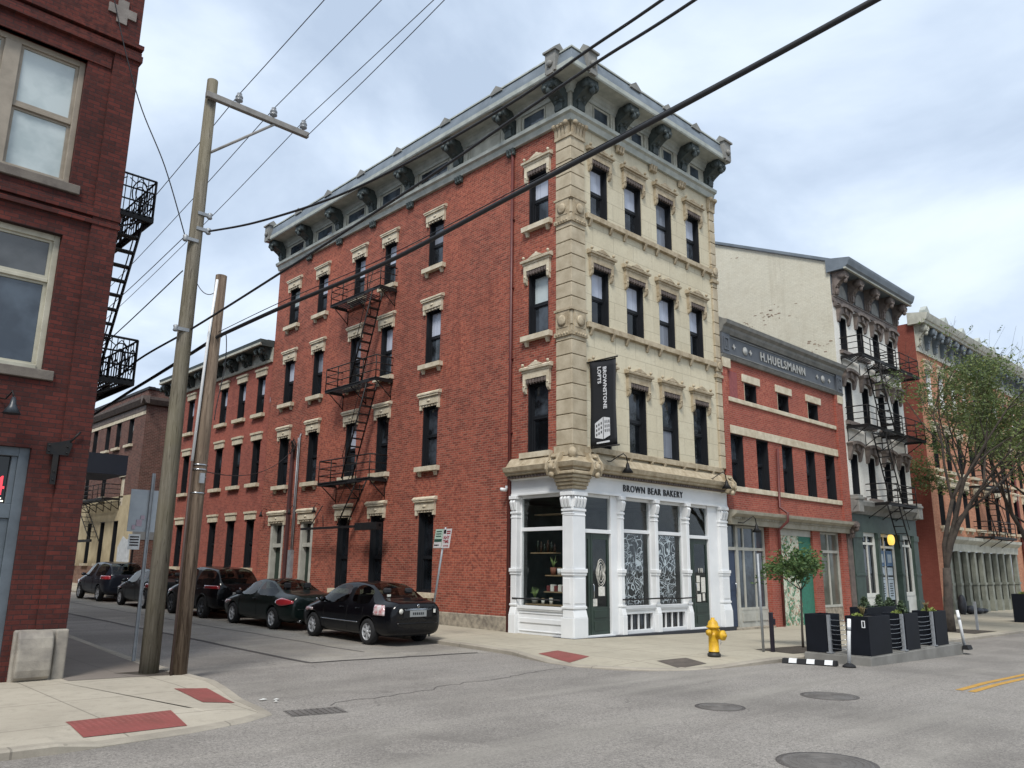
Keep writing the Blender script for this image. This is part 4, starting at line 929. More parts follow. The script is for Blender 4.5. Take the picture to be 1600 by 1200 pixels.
for z0, z1, o in ((10.72, 10.84, .1), (10.84, 10.92, .065), (10.98, 11.06, .1), (7.42, 7.5, .07), (7.56, 7.66, .075)): m.box(X0, XR+.02+o*.5, -.1, o, z0, z1)
m.box(X0, XR+.04, -.1, .06, 7.66, 7.72)
m.box(X0, -12.2, -.1, .03, 10.4, 10.62)
m.build('brick_string_course', M_deep, B7)
m = MB(T7)   # stepped stone cross
c, z = -12.13, 11.62
m.plate([(c-.09, z-.24), (c+.09, z-.24), (c+.09, z-.09), (c+.24, z-.09), (c+.24, z+.09), (c+.09, z+.09), (c+.09, z+.24), (c-.09, z+.24), (c-.09, z+.09), (c-.24, z+.09), (c-.24, z-.09), (c-.09, z-.09)], 0, .03)
m.build('stone_cross', mat('grey stone inlay', '837c76', .8, c2='6d6661', sc=6), B7)
m = MB(T7); m.box(-12.46, XR+.04, -.3, .07, -.05, .74); m.box(-11.9, XR+.07, -.3, .1, -.05, .735)
m.prism([(.06, .0), (.12, .01), (.17, .06), (.195, .16), (.2, .3), (.19, .48), (.165, .62), (.12, .7), (.06, .735)], -12.42, -11.93)
m.build('stone_base', mat('pale worn stone', '9d968a', .65, c2='77716a', sc=3.5, bump=.2, obj=False), B7, .045, 3)
M_tanwood = mat('tan painted wood', '948a7c', .6, c2='7d7467', sc=3, obj=False); M_creamwood = mat('cream painted wood', 'b4b0a0', .6, c2='9c9888', sc=3, obj=False)
def bigwin(a, frm, up, lo, split, mull, name='window'):
    a0, a1, z0, z1 = a; m = MB(T7); d0, d1 = -.25, -.12
    m.box(a0, a0+.09, d0, d1, z0, z1); m.box(a1-.09, a1, d0, d1, z0, z1); m.box(a0+.09, a1-.09, d0, d1, z1-.1, z1); m.box(a0+.09, a1-.09, d0, d1+.03, z0, z0+.09)
    m.box(mull-.12, mull+.12, d0, d1+.01, z0+.09, z1-.1); m.box(a0+.09, mull-.12, d0+.02, d1-.03, split-.03, split+.03); m.box(mull+.12, a1-.09, d0+.02, d1-.03, split-.03, split+.03)
    w = m.build(name, frm, B7, .006)
    for q0, q1 in ((a0+.09, mull-.12), (mull+.12, a1-.09)):
        for (w0, w1, g, dd) in ((split+.03, z1-.1, up, d1-.06), (z0+.09, split-.03, lo, d1-.09)):
            m = MB(T7); m.box(q0, q0+.05, dd-.03, dd+.02, w0, w1); m.box(q1-.05, q1, dd-.03, dd+.02, w0, w1); m.box(q0+.05, q1-.05, dd-.03, dd+.02, w1-.04, w1); m.box(q0+.05, q1-.05, dd-.03, dd+.02, w0, w0+.05); m.build('sash', frm, w)
            m = MB(T7); m.box(q0+.05, q1-.05, dd-.012, dd-.004, w0+.05, w1-.04); m.build('pane', g, w)
    return w
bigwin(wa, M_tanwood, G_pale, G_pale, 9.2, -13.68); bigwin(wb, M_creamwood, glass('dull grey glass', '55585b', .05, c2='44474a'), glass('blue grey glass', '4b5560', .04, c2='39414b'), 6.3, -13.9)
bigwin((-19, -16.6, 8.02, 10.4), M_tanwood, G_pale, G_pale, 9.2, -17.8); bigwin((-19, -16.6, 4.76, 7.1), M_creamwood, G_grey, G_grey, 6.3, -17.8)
m = MB(T7); m.box(-15.2, -12.42, -.1, .06, 7.86, 8.02); m.box(-15.2, -12.42, -.1, .06, 4.6, 4.76); m.build('stone_sill', mat('worn grey stone sill', '6f6860', .85, c2='57504b', sc=4, bump=.3, obj=False), B7, .01)
M_bluegrey = mat('blue grey shop woodwork', '5b646c', .55, c2='4c545b', sc=3, obj=False)
m = MB(T7); m.box(-12.72, -12.57, -.25, -.08, 0, 3.5); m.box(-15, -12.72, -.25, -.08, 3.36, 3.5); m.box(-15, -12.72, -.25, -.1, 2.4, 2.62); m.box(-13.62, -13.45, -.25, -.1, 0, 2.4); m.box(-13.45, -12.72, -.25, -.16, 0, .5); m.box(-12.85, -12.72, -.22, -.13, .5, 2.4); m.box(-13.45, -13.32, -.22, -.13, .5, 2.4); m.box(-13.32, -12.85, -.22, -.13, 2.28, 2.4); m.box(-12.8, -12.72, -.25, -.11, 2.62, 3.36)
d = m.build('shop_front', M_bluegrey, B7, .006)
m = MB(T7); m.box(-15, -12.8, -.2, -.19, 2.62, 3.36); m.box(-13.32, -12.85, -.19, -.18, .5, 2.28); m.box(-15, -13.62, -.2, -.19, .3, 2.4); m.build('pane', G_dark, d)
M_neon = emit('red neon tube', 'd8343f', .8)
text('neon_numeral', '4', .42, (-12.93, .1+.16, 2.88), 'R', M_neon, d, .012)
m = MB(T7); m.tube([(-13.3, -.15, 2.66), (-12.83, -.15, 2.66)], .011, 5); m.tube([(-13.3, -.15, 2.7), (-12.86, -.15, 2.7)], .009, 5); m.build('neon_underline', emit('pale neon tube', 'efe6c8', 1.2), d)
fire_escape(B7, FE(XR), [(1.75, 5.6, 8.55, (2.2, 3.0)), (1.75, 6.0, 5.18, (4.6, 5.4))], [(2.1, 8.5, 4.0, 5.25, .55, 1.05), (3.0, 5.1, 5.2, 3.6, .3, .9)], d=1.15)
m = MB(FE(XR))   # decorative scrollwork on the front railings
for zb in (8.55, 5.18):
    for (q0, q1) in ((.1, 1.05),):
        for k in range(9): o = .12+.105*k; m.tube([(1.72, o, zb), (1.72, o, zb+.8)], .009, 4)
        for c in (.33, .82):
            for r in (.2, .11): m.tube([(1.715, c+r*.75*cos(t), zb+.42+r*1.3*sin(t)) for t in [2*pi*k/14 for k in range(15)]], .013, 4)
            m.tube([(1.715, c-.22, zb+.7), (1.715, c-.1, zb+.62), (1.715, c, zb+.74), (1.715, c+.12, zb+.62), (1.715, c+.22, zb+.7)], .012, 4)
    for k in range(26):
        a = 1.85+.15*k
        if a < 5.55: m.tube([(a, 1.135, zb), (a, 1.135, zb+.8)], .009, 4)
    for c in range(7):
        a = 2.05+.5*c; m.tube([(a+.17*cos(t), 1.14, zb+.42+.25*sin(t)) for t in [2*pi*k/12 for k in range(13)]], .012, 4)
m.build('ornamental_railing', M_black, B7)
m = MB(FE(XR)); m.box(1.9, 4.8, .25, .95, 3.38, 3.48); m.box(1.2, 2.6, .25, 1.02, 3.3, 3.66); m.build('fire_escape_counterweight', mat('blue black steel box', '1b1c2a', .5), B7)
# wrought bracket on the pier
m = MB(T7); m.plate([(-12.38, 3.42), (-12.06, 3.42), (-12.02, 3.6), (-12.06, 3.68), (-12.3, 3.6), (-12.38, 3.6)], .05, .09); m.box(-12.28, -12.2, .05, .09, 2.95, 3.42); m.tube([(-12.06, .08, 3.64), (-11.98, .1, 3.75), (-11.93, .1, 3.82)], .018, 5)
for a, z in ((-12.35, 3.56), (-12.35, 3.47), (-12.09, 3.56), (-12.09, 3.46), (-12.24, 3.15), (-12.24, 3.02)): m.ball((a, .1, z), .016, 6)
o = m.build('iron_sign_bracket', M_black); tag(o, 'empty black iron sign bracket bolted to the brick pier at left', 'bracket'); rebase(o, (-12.2, 0, 3.4))
# ================================================================ CARS
M_tyre = mat('tyre rubber', '1b1b1d', .85); M_rim = mat('silver alloy', 'c4c6c9', .35, .35, var=.08); M_rimd = mat('dark grey alloy', '5a5d62', .35, .4)
M_carglass = clear_glass('tinted car glass', (.34, .38, .38)); M_seat = mat('dark seat cloth', '26272a', .9); M_lens = mat('red tail lens', '7d1a1e', .15, coat=1); M_lenslit = mat('bright red tail lens', 'b8343a', .15, coat=1); M_clearlens = mat('clear silver lens', 'c9c4c4', .15, coat=1, c2='a8464c', sc=9)
M_chrome = mat('chrome', 'c9ccd0', .12, 1.0, var=.03); M_plate = mat('licence plate', '8b8d8c', .5, var=.05); M_under = mat('dark underbody', '0d0d0e', .9)
def paint(n, c): return mat(n, c, .3, 0, var=.06, coat=.6, spec=.05)
def car(name, label, cx, y0, prof, W, wheels, R_, pm, glassU, bp, rim, opts, grp='cars parked along the kerb'):
    """prof: stations (u, zb, zm, wm, zs, ws, zt, wt, zc); glassU = (rear glass u0,u1, side u0,u1, screen u0,u1)"""
    zg = zoff(cx, y0)-.09; sl = .0125
    t = thing(name, label, 'car', (cx, y0, zg), grp)
    k = W/2
    bm = bmesh.new(); ring = []
    for (u, zb, zm, wm, zs, ws, zt, wt, zc) in prof:
        half = [(.0, zb), (wm*.8, zb), (wm*.97, zb+.1), (wm, zm), (wm*.99, (zm+zs)/2), (ws, zs), (wt, zt-.02), (wt*.93, zt+.012), (wt*.55, zt*.25+zc*.75), (0, zc)]
        pts = [(v, z) for v, z in half]+[(-v, z) for v, z in half[-2:0:-1]]
        ring.append([bm.verts.new((v*k, u, z)) for v, z in pts])
    n = len(ring[0]); st = [p[0] for p in prof]
    rg0, rg1, sg0, sg1, ws0, ws1 = glassU
    cl = bm.edges.layers.float.new('crease_edge')
    for i in range(len(ring)-1):
        mid = (st[i]+st[i+1])/2
        for j in range(n):
            f = bm.faces.new([ring[i][j], ring[i][(j+1) % n], ring[i+1][(j+1) % n], ring[i+1][j]]); f.smooth = True
            jj = j if j < 9 else n-1-j          # mirrored strip index
            if jj == 5 and sg0 < mid < sg1 and not (bp[0] < mid < bp[1]): f.material_index = 1
            elif jj in (7, 8) and rg0 < mid < rg1: f.material_index = 2
            elif jj in (7, 8) and ws0 < mid < ws1: f.material_index = 3
            else: f.material_index = 0
    bm.faces.new(ring[0][::-1]); bm.faces.new(ring[-1])
    bmesh.ops.recalc_face_normals(bm, faces=bm.faces)
    for e in bm.edges:
        a, b = e.link_faces[0], e.link_faces[-1]
        if a.material_index != b.material_index: e[cl] = .85
        va, vb = e.verts
    me = bpy.data.meshes.new('body'); bm.to_mesh(me); bm.free()
    ob = bpy.data.objects.new('body', me); COL.objects.link(ob)
    for mm in (pm, M_carglass, M_carglass, M_carglass, M_under): me.materials.append(mm)
    md = ob.modifiers.new('s', 'SUBSURF'); md.levels = 2; md.render_levels = 2
    cut = MB(ID)
    for u in wheels:
        for s in (-1, 1):
            cut.lathe([(R_+.06, 0), (R_+.06, .34)], (s*(k-.17)-.17, u, R_), 28, 'a', False)
    cut.cur = 0
    co = cut.build('cutter', [M_under]); cb = ob.modifiers.new('b', 'BOOLEAN'); cb.object = co; cb.operation = 'DIFFERENCE'; cb.solver = 'EXACT'; cb.material_mode = 'TRANSFER'
    dg = bpy.context.evaluated_depsgraph_get(); dg.update()
    me2 = bpy.data.meshes.new_from_object(ob.evaluated_get(dg)); bpy.data.objects.remove(ob); bpy.data.objects.remove(co)
    bm = bmesh.new(); bm.from_mesh(me2)
    for f in bm.faces:
        if f.material_index > 4 or (f.material_index in (1, 2, 3) and f.calc_center_median().z < 2*R_+.14): f.material_index = 4
    bvh = BVHTree.FromBMesh(bm); mats_ = [pm, M_carglass, M_carglass, M_carglass, M_under]
    def sep(sel, nm, mt, inset=True):
        b2 = bm.copy(); bmesh.ops.delete(b2, geom=[f for f in b2.faces if not sel(f)], context='FACES')
        m2 = bpy.data.meshes.new(nm); b2.to_mesh(m2); b2.free(); m2.materials.clear()
        for q in (mt if isinstance(mt, list) else [mt]): m2.materials.append(q)
        if not isinstance(mt, list):
            for p in m2.polygons: p.material_index = 0
        o = bpy.data.objects.new(nm, m2); COL.objects.link(o); o.parent = t; return o
    B = sep(lambda f: f.material_index not in (1, 2, 3), 'body', mats_); 
    um = mats_.index(M_under) if M_under in mats_ else 0
    for s in (-1, 1):
        for (a, b) in ((-1, (bp[0]+bp[1])/2), ((bp[0]+bp[1])/2, 9)): sep(lambda f: f.material_index == 1 and f.calc_center_median().x*s > 0 and a <= f.calc_center_median().y <= b, 'side_window', M_carglass)
    sep(lambda f: f.material_index == 2, 'rear_window', M_carglass); sep(lambda f: f.material_index == 3, 'windscreen', M_carglass)
    def cast(o, d):
        h = bvh.ray_cast(Vector(o), Vector(d).normalized()); return h[0], h[1]
    def side(u, z, s, off=.004):
        p, nn = cast((s*2, u, z), (-s, 0, 0)); return (p+nn*off) if p else Vector((s*k, u, z))
    def back(v, z, off=.006):
        p, nn = cast((v, -2, z), (0, 1, 0)); return (p+nn*off) if p else Vector((v, 0, z))
    def front(v, z, off=.006):
        p, nn = cast((v, 9, z), (0, -1, 0)); return (p+nn*off) if p else Vector((v, st[-1], z))
    def child(m, nm, mt, par=t, **kw):
        o = m.build(nm, mt, None, **kw); o.parent = par; return o
    def corner(s, th0, th1, z0, z1, nm, mt, fr=False, off=.012, zfun=None):
        g = []
        L_ = st[-1]
        for i in range(9):
            th = radians(th0+(th1-th0)*i/8); row = []
            for j in range(6):
                z = z0+(z1-z0)*j/5
                if zfun: z = zfun(i/8, j/5)
                o = Vector((s*(k*.35), L_-1.0 if fr else 1.0, z)); d = Vector((s*sin(th), cos(th) if fr else -cos(th), 0))
                p, nn = cast(o, d)
                if p is None: p, nn = o+d*.8, d
                row.append(p+d*off)
            g.append(row)
        m = MB(ID); m.grid(g); o = child(m, nm, mt, recalc=False); md = o.modifiers.new('sol', 'SOLIDIFY'); md.thickness = .03; md.offset = 0
    # wheels
    for u in wheels:
        for s in (-1, 1):
            x = s*(k-.1); m = MB(ID)
            m.lathe([(R_*.66, -.1), (R_*.9, -.105), (R_*.98, -.075), (R_, -.04), (R_, .04), (R_*.98, .075), (R_*.9, .105), (R_*.66, .1)], (x, u, R_), 28, 'a', cap=False)
            w = child(m, 'wheel', M_tyre); m = MB(ID)
            e = s*.085
            m.lathe([(R_*.67, e-s*.12), (R_*.67, e), (R_*.62, e+s*.012), (R_*.6, e-s*.03), (R_*.6, e-s*.1)], (x, u, R_), 28, 'a', cap=False)
            nsp = opts.get('spokes', 7)
            for q in range(nsp):
                a = 2*pi*q/nsp+.3; ca, sa = cos(a), sin(a)
                for dw in (1,):
                    wd = R_*.085
                    P_ = lambda r, tt, h: (x+h, u+r*ca-tt*sa, R_+r*sa+tt*ca)
                    i = [m.P(*P_(r, tt, h)) for (r, hh) in ((R_*.1, e), (R_*.62, e-s*.005)) for (tt, h) in ((-wd, hh-s*.035), (wd, hh-s*.035), (wd*.8, hh), (-wd*.8, hh))]
                    for qd in ((0, 1, 2, 3), (4, 5, 6, 7), (0, 1, 5, 4), (1, 2, 6, 5), (2, 3, 7, 6), (3, 0, 4, 7)): m.face([i[y] for y in qd])
            m.lathe([(.001, e+s*.01), (R_*.16, e+s*.005), (R_*.18, e-s*.04)], (x, u, R_), 12, 'a')
            child(m, 'rim', rim, w); m = MB(ID); m.lathe([(.001, e-s*.07), (R_*.62, e-s*.07), (R_*.62, e-s*.09), (.001, e-s*.09)], (x, u, R_), 20, 'a'); child(m, 'brake_disc', M_under, w)
    # shut lines, handles, trims
    m = MB(ID)
    for s in (-1, 1):
        for u in opts['seams']:
            pr = [side(u+.0*z, z, s, .002) for z in [opts['seamz'][0]+(opts['seamz'][1]-opts['seamz'][0])*q/8 for q in range(9)]]
            m.tube([tuple(p) for p in pr], .005, 4)
        pr = [side(u, opts['seamz'][0], s, .002) for u in [opts['seams'][0]+(opts['seams'][-1]-opts['seams'][0])*q/10 for q in range(11)]]; m.tube([tuple(p) for p in pr], .005, 4)
    child(m, 'door_seam', M_under)
    for s in (-1, 1):
        for u in opts['handles']:
            p = side(u, opts['hz'], s, 0); m = MB(ID); m.tube([(p.x-s*.005, p.y-.09, p.z), (p.x+s*.03, p.y-.07, p.z), (p.x+s*.03, p.y+.07, p.z), (p.x-s*.005, p.y+.09, p.z)], .013, 5); child(m, 'door_handle', pm)
        p = side(opts['mir'], opts['mz'], s, 0); m = MB(ID); m.ball((p.x+s*.13, p.y, p.z+.04), .1, 10, (1.1, .55, .7)); m.tube([(p.x-s*.03, p.y, p.z), (p.x+s*.1, p.y, p.z+.02)], .025, 5); child(m, 'side_mirror', opts.get('mirm', pm))
        if 'mould' in opts:
            z = opts['mould']; m = MB(ID); us = [wheels[0]+R_+.12+(wheels[1]-wheels[0]-2*R_-.24)*q/10 for q in range(11)]
            m.tube([tuple(side(u, z, s, .004)) for u in us], .014, 5); child(m, 'side_moulding', opts.get('mouldm', M_chrome))
        if opts.get('clad'):
            m = MB(ID)
            for u in wheels: m.tube([tuple(side(u+(R_+.085)*cos(a), R_+(R_+.085)*sin(a), s, .0)) for a in [pi*q/12 for q in range(13)]], .035, 5)
            m.tube([tuple(side(u, .33, s, .0)) for u in [wheels[0]+R_+.1+(wheels[1]-wheels[0]-2*R_-.2)*q/8 for q in range(9)]], .06, 5); child(m, 'wheel_arch_cladding', M_under)
    z0, z1 = opts['tail']; ta = opts.get('ta', (38, 82))
    for s in (-1, 1):
        corner(s, ta[0], ta[1], z0, z1, 'tail_light', opts.get('tm', M_lens), zfun=opts.get('tz'))
        h0, h1 = opts['head']; corner(s, 40, 75, h0, h1, 'headlight', M_clearlens, True)
    bw = .26; pz = opts['pz']
    m = MB(ID); m.grid([[tuple(back(-bw+2*bw*i/6, pz-.075+.15*j/3, .012)) for j in range(4)] for i in range(7)]); pl = child(m, 'licence_plate', M_plate, recalc=False)
    m = MB(ID)
    for q in range(6): m.box(-.17+.06*q, -.135+.06*q, back(0, pz, .016).y-.002, back(0, pz, .016).y, pz-.03, pz+.03)
    child(m, 'plate_characters', M_frame, pl)
    if 'rec' in opts:
        r = opts['rec']; m = MB(ID); m.grid([[tuple(back(-r[0]+2*r[0]*i/8, r[1]+(r[2]-r[1])*j/3, .006)) for j in range(4)] for i in range(9)]); child(m, 'plate_recess', M_under, recalc=False)
    if 'bar' in opts:
        z = opts['bar']; m = MB(ID); m.grid([[tuple(back(-.42+.84*i/8, z-.022+.044*j/2, .012)) for j in range(3)] for i in range(9)]); child(m, 'chrome_bar', M_chrome, recalc=False)
    if 'lipz' in opts:
        z = opts['lipz']; m = MB(ID); m.tube([tuple(back(-.62+1.24*i/12, z, .0)) for i in range(13)], .016, 5); child(m, 'bumper_crease', pm)
    m = MB(ID); e = opts.get('emb', opts.get('bar', pz)+.07); p = back(0, e, .008); m.lathe([(.028, 0), (.042, 0), (.042, .008), (.028, .008)], (p.x, p.y-.008, p.z), 14, 'o'); m.box(-.04, .04, p.y-.01, p.y-.002, p.z-.008, p.z+.008); child(m, 'rear_emblem', M_chrome)
    if 'exh' in opts: m = MB(ID); m.tube([(opts['exh'], -.02, .27), (opts['exh'], .3, .27)], .035, 8); child(m, 'exhaust_pipe', M_steel)
    if 'stk' in opts:
        m = MB(ID); c = back(-.53, .84, .012); m.lathe([(.001, 0), (.062, 0), (.062, .004), (.001, .004)], (c.x, c.y-.012, c.z), 16, 'o'); m.box(.47, .54, back(.5, .82, .02).y-.004, back(.5, .82, .02).y, .79, .88); child(m, 'round_sticker', M_paper)
        m = MB(ID); p, nn = cast((-.42, -1, 1.18), (0, 1, -.0)); 
        if p: m.box(p.x-.05, p.x+.05, p.y-.03, p.y-.004, p.z-.035, p.z+.035)
        child(m, 'window_sticker', M_paper)
    bm.free()
    def seat(v, u, w):
        m = MB(ID); z = opts['seatz']; m.box(v-w, v+w, u, u+.5, z-.2, z); m.prism([(u-.02, z-.05), (u+.12, z-.05), (u-.04, z+.55), (u-.16, z+.55)], v-w, v+w); [m.box(v+q-.11, v+q+.11, u-.17, u-.07, z+.57, z+.74) for q in ((0,) if w < .4 else (-.34, .34))]; child(m, 'seat', M_seat, bevel=.03)
    for v in (-.36, .36): seat(v, (bp[0]+bp[1])/2-.05, .24)
    seat(0, bp[0]-.85, .58)
    m = MB(ID); m.box(-k*.8, k*.8, ws0+.1, ws1, .6, opts['hz']+.03); child(m, 'dashboard', M_seat, bevel=.03)
    m = MB(ID); m.lathe([(.165, -.012), (.185, 0), (.165, .012)], (-.36, ws0-.05, opts['hz']+.03), 18, 'o'); child(m, 'steering_wheel', M_seat)
    m = MB(ID); m.box(-k*.85, k*.85, wheels[0]-.1, ws0+.3, .28, .34); child(m, 'cabin_floor', M_seat)
    t.scale = (.94, .93, .95)
    t.rotation_euler = (sl*1.0, 0, radians(opts.get('rz', 0)))
    return t
sedan = [(0.0, .36, .58, .72, .86, .70, .97, .62, .99), (.05, .27, .58, .86, .90, .84, 1.02, .70, 1.04), (.22, .22, .6, .96, .93, .92, 1.06, .74, 1.08), (.48, .2, .62, 1.0, .95, .95, 1.07, .77, 1.10),
         (.62, .2, .62, 1.0, .955, .95, 1.10, .76, 1.13), (1.0, .19, .63, 1.0, .96, .95, 1.32, .68, 1.35), (1.36, .18, .63, 1.0, .96, .955, 1.44, .64, 1.475), (1.9, .18, .63, 1.0, .955, .955, 1.475, .64, 1.51), (2.02, .18, .63, 1.0, .955, .955, 1.475, .64, 1.51),
         (2.6, .18, .62, 1.0, .945, .955, 1.44, .64, 1.48), (2.95, .18, .62, 1.0, .94, .955, 1.36, .66, 1.40), (3.52, .18, .62, .99, .92, .94, 1.05, .74, 1.09), (3.72, .19, .61, .99, .90, .92, .98, .74, 1.02), (4.2, .2, .57, .95, .82, .86, .88, .68, .92), (4.45, .23, .52, .84, .68, .76, .74, .6, .78), (4.56, .3, .5, .68, .58, .62, .62, .5, .64)]
car('black_sedan', 'black four door sedan with round white sticker and pale tail lights', -3.79, 1.5, sedan, 1.74, (.98, 3.66), .315, paint('black car paint', '0b0c10'), (.6, 1.37, .95, 3.5, 2.94, 3.6), (1.88, 2.04), M_rim,
    dict(seams=(1.22, 1.96, 3.1), seamz=(.3, .9), handles=(1.45, 2.2), hz=.86, seatz=.62, mir=3.08, mz=.97, mould=.52, tail=(.73, .97), ta=(36, 62), tm=M_clearlens, head=(.62, .76), pz=.78, bar=.875, emb=.96, rec=(.44, .69, .85), stk=1, spokes=7, lipz=.55))
coupe = [(0.0, .36, .58, .74, .80, .72, .93, .64, .95), (.06, .27, .58, .88, .86, .84, .98, .70, 1.0), (.3, .22, .6, .97, .91, .92, 1.02, .74, 1.04), (.75, .2, .62, 1.0, .93, .95, 1.04, .76, 1.07),
         (1.0, .19, .62, 1.0, .94, .95, 1.09, .74, 1.12), (1.45, .18, .63, 1.0, .94, .95, 1.28, .66, 1.31), (1.85, .18, .63, 1.0, .94, .95, 1.37, .62, 1.40), (2.2, .18, .63, 1.0, .94, .95, 1.395, .62, 1.425), (2.3, .18, .63, 1.0, .94, .95, 1.395, .62, 1.425),
         (2.7, .18, .62, 1.0, .93, .95, 1.36, .62, 1.40), (3.0, .18, .62, 1.0, .92, .95, 1.28, .64, 1.32), (3.6, .18, .62, .99, .89, .93, 1.0, .72, 1.04), (3.85, .19, .61, .99, .87, .91, .93, .72, .97), (4.4, .2, .57, .95, .79, .85, .84, .67, .88), (4.68, .23, .52, .84, .66, .75, .71, .6, .75), (4.78, .3, .5, .68, .56, .6, .6, .5, .62)]
car('dark_green_coupe', 'dark green two door coupe with bright red tail lights parked behind the black sedan', -3.74, 6.2, coupe, 1.78, (1.05, 3.72), .32, paint('dark green car paint', '17211f'), (.95, 1.88, 1.15, 3.6, 2.98, 3.7), (2.18, 2.32), M_rim,
    dict(seams=(2.1, 3.3), seamz=(.3, .88), handles=(2.25,), hz=.84, seatz=.58, mir=3.2, mz=.93, tail=(.70, .90), ta=(24, 76), tz=lambda a, b: .80+(b-.5)*(.06+.16*(1-abs(2*a-1)**1.5))+.02*(.5-a), tm=M_lenslit, head=(.6, .72), pz=.56, emb=.9, spokes=6, exh=-.5, lipz=.6, mirm=M_frame))
suv = [(0.0, .42, .66, .78, .98, .74, 1.08, .66, 1.10), (.06, .34, .66, .90, 1.0, .86, 1.14, .74, 1.16), (.2, .3, .68, .98, 1.03, .93, 1.3, .74, 1.33), (.42, .28, .68, 1.0, 1.05, .95, 1.52, .70, 1.55),
       (.62, .27, .69, 1.0, 1.055, .955, 1.60, .68, 1.635), (1.1, .26, .69, 1.0, 1.05, .96, 1.64, .68, 1.67), (1.75, .25, .69, 1.0, 1.04, .96, 1.665, .68, 1.70), (1.87, .25, .69, 1.0, 1.04, .96, 1.665, .68, 1.70),
       (2.5, .25, .68, 1.0, 1.03, .96, 1.63, .68, 1.67), (2.85, .25, .68, 1.0, 1.02, .955, 1.53, .69, 1.57), (3.4, .25, .67, .99, 1.01, .94, 1.16, .76, 1.2), (3.55, .26, .66, .99, 1.0, .93, 1.1, .76, 1.14), (4.15, .28, .62, .95, .92, .87, .99, .7, 1.03), (4.42, .32, .58, .86, .76, .78, .83, .62, .87), (4.55, .38, .55, .7, .64, .64, .68, .52, .7)]
car('black_suv', 'black sport utility vehicle with dark wheels parked behind the dark green coupe', -3.7, 11.05, suv, 1.84, (.93, 3.63), .355, paint('gloss black car paint', '0c0d10'), (.12, .63, .5, 3.36, 2.83, 3.42), (1.73, 1.89), M_rimd,
    dict(seams=(1.0, 1.81, 2.95), seamz=(.4, 1.0), handles=(1.3, 2.05), hz=.96, seatz=.74, mir=2.98, mz=1.08, tail=(.98, 1.08), ta=(22, 75), head=(.76, .87), pz=.8, emb=.98, spokes=5, clad=True, lipz=.62))
car('dark_grey_sedan', 'dark grey sedan parked half hidden behind the utility poles', -3.66, 16.3, sedan, 1.8, (.98, 3.66), .32, paint('dark grey car paint', '1c2124'), (.6, 1.37, .95, 3.5, 2.94, 3.6), (1.88, 2.04), M_rim,
    dict(seams=(1.22, 1.96, 3.1), seamz=(.3, .9), handles=(1.45, 2.2), hz=.86, seatz=.62, mir=3.08, mz=.97, tail=(.78, .95), head=(.62, .76), pz=.72, emb=.96, spokes=10))
car('grey_suv', 'dark grey estate car with silver roof rails parked farthest down the side street', -3.62, 21.6, suv, 1.84, (.93, 3.63), .35, paint('charcoal car paint', '262a33'), (.12, .63, .5, 3.36, 2.83, 3.42), (1.73, 1.89), M_rim,
    dict(seams=(1.0, 1.81, 2.95), seamz=(.4, 1.0), handles=(1.3, 2.05), hz=.96, seatz=.74, mir=2.98, mz=1.08, tail=(.95, 1.1), ta=(22, 70), tm=M_lenslit, head=(.76, .87), pz=.8, emb=.98, spokes=5, lipz=.62))
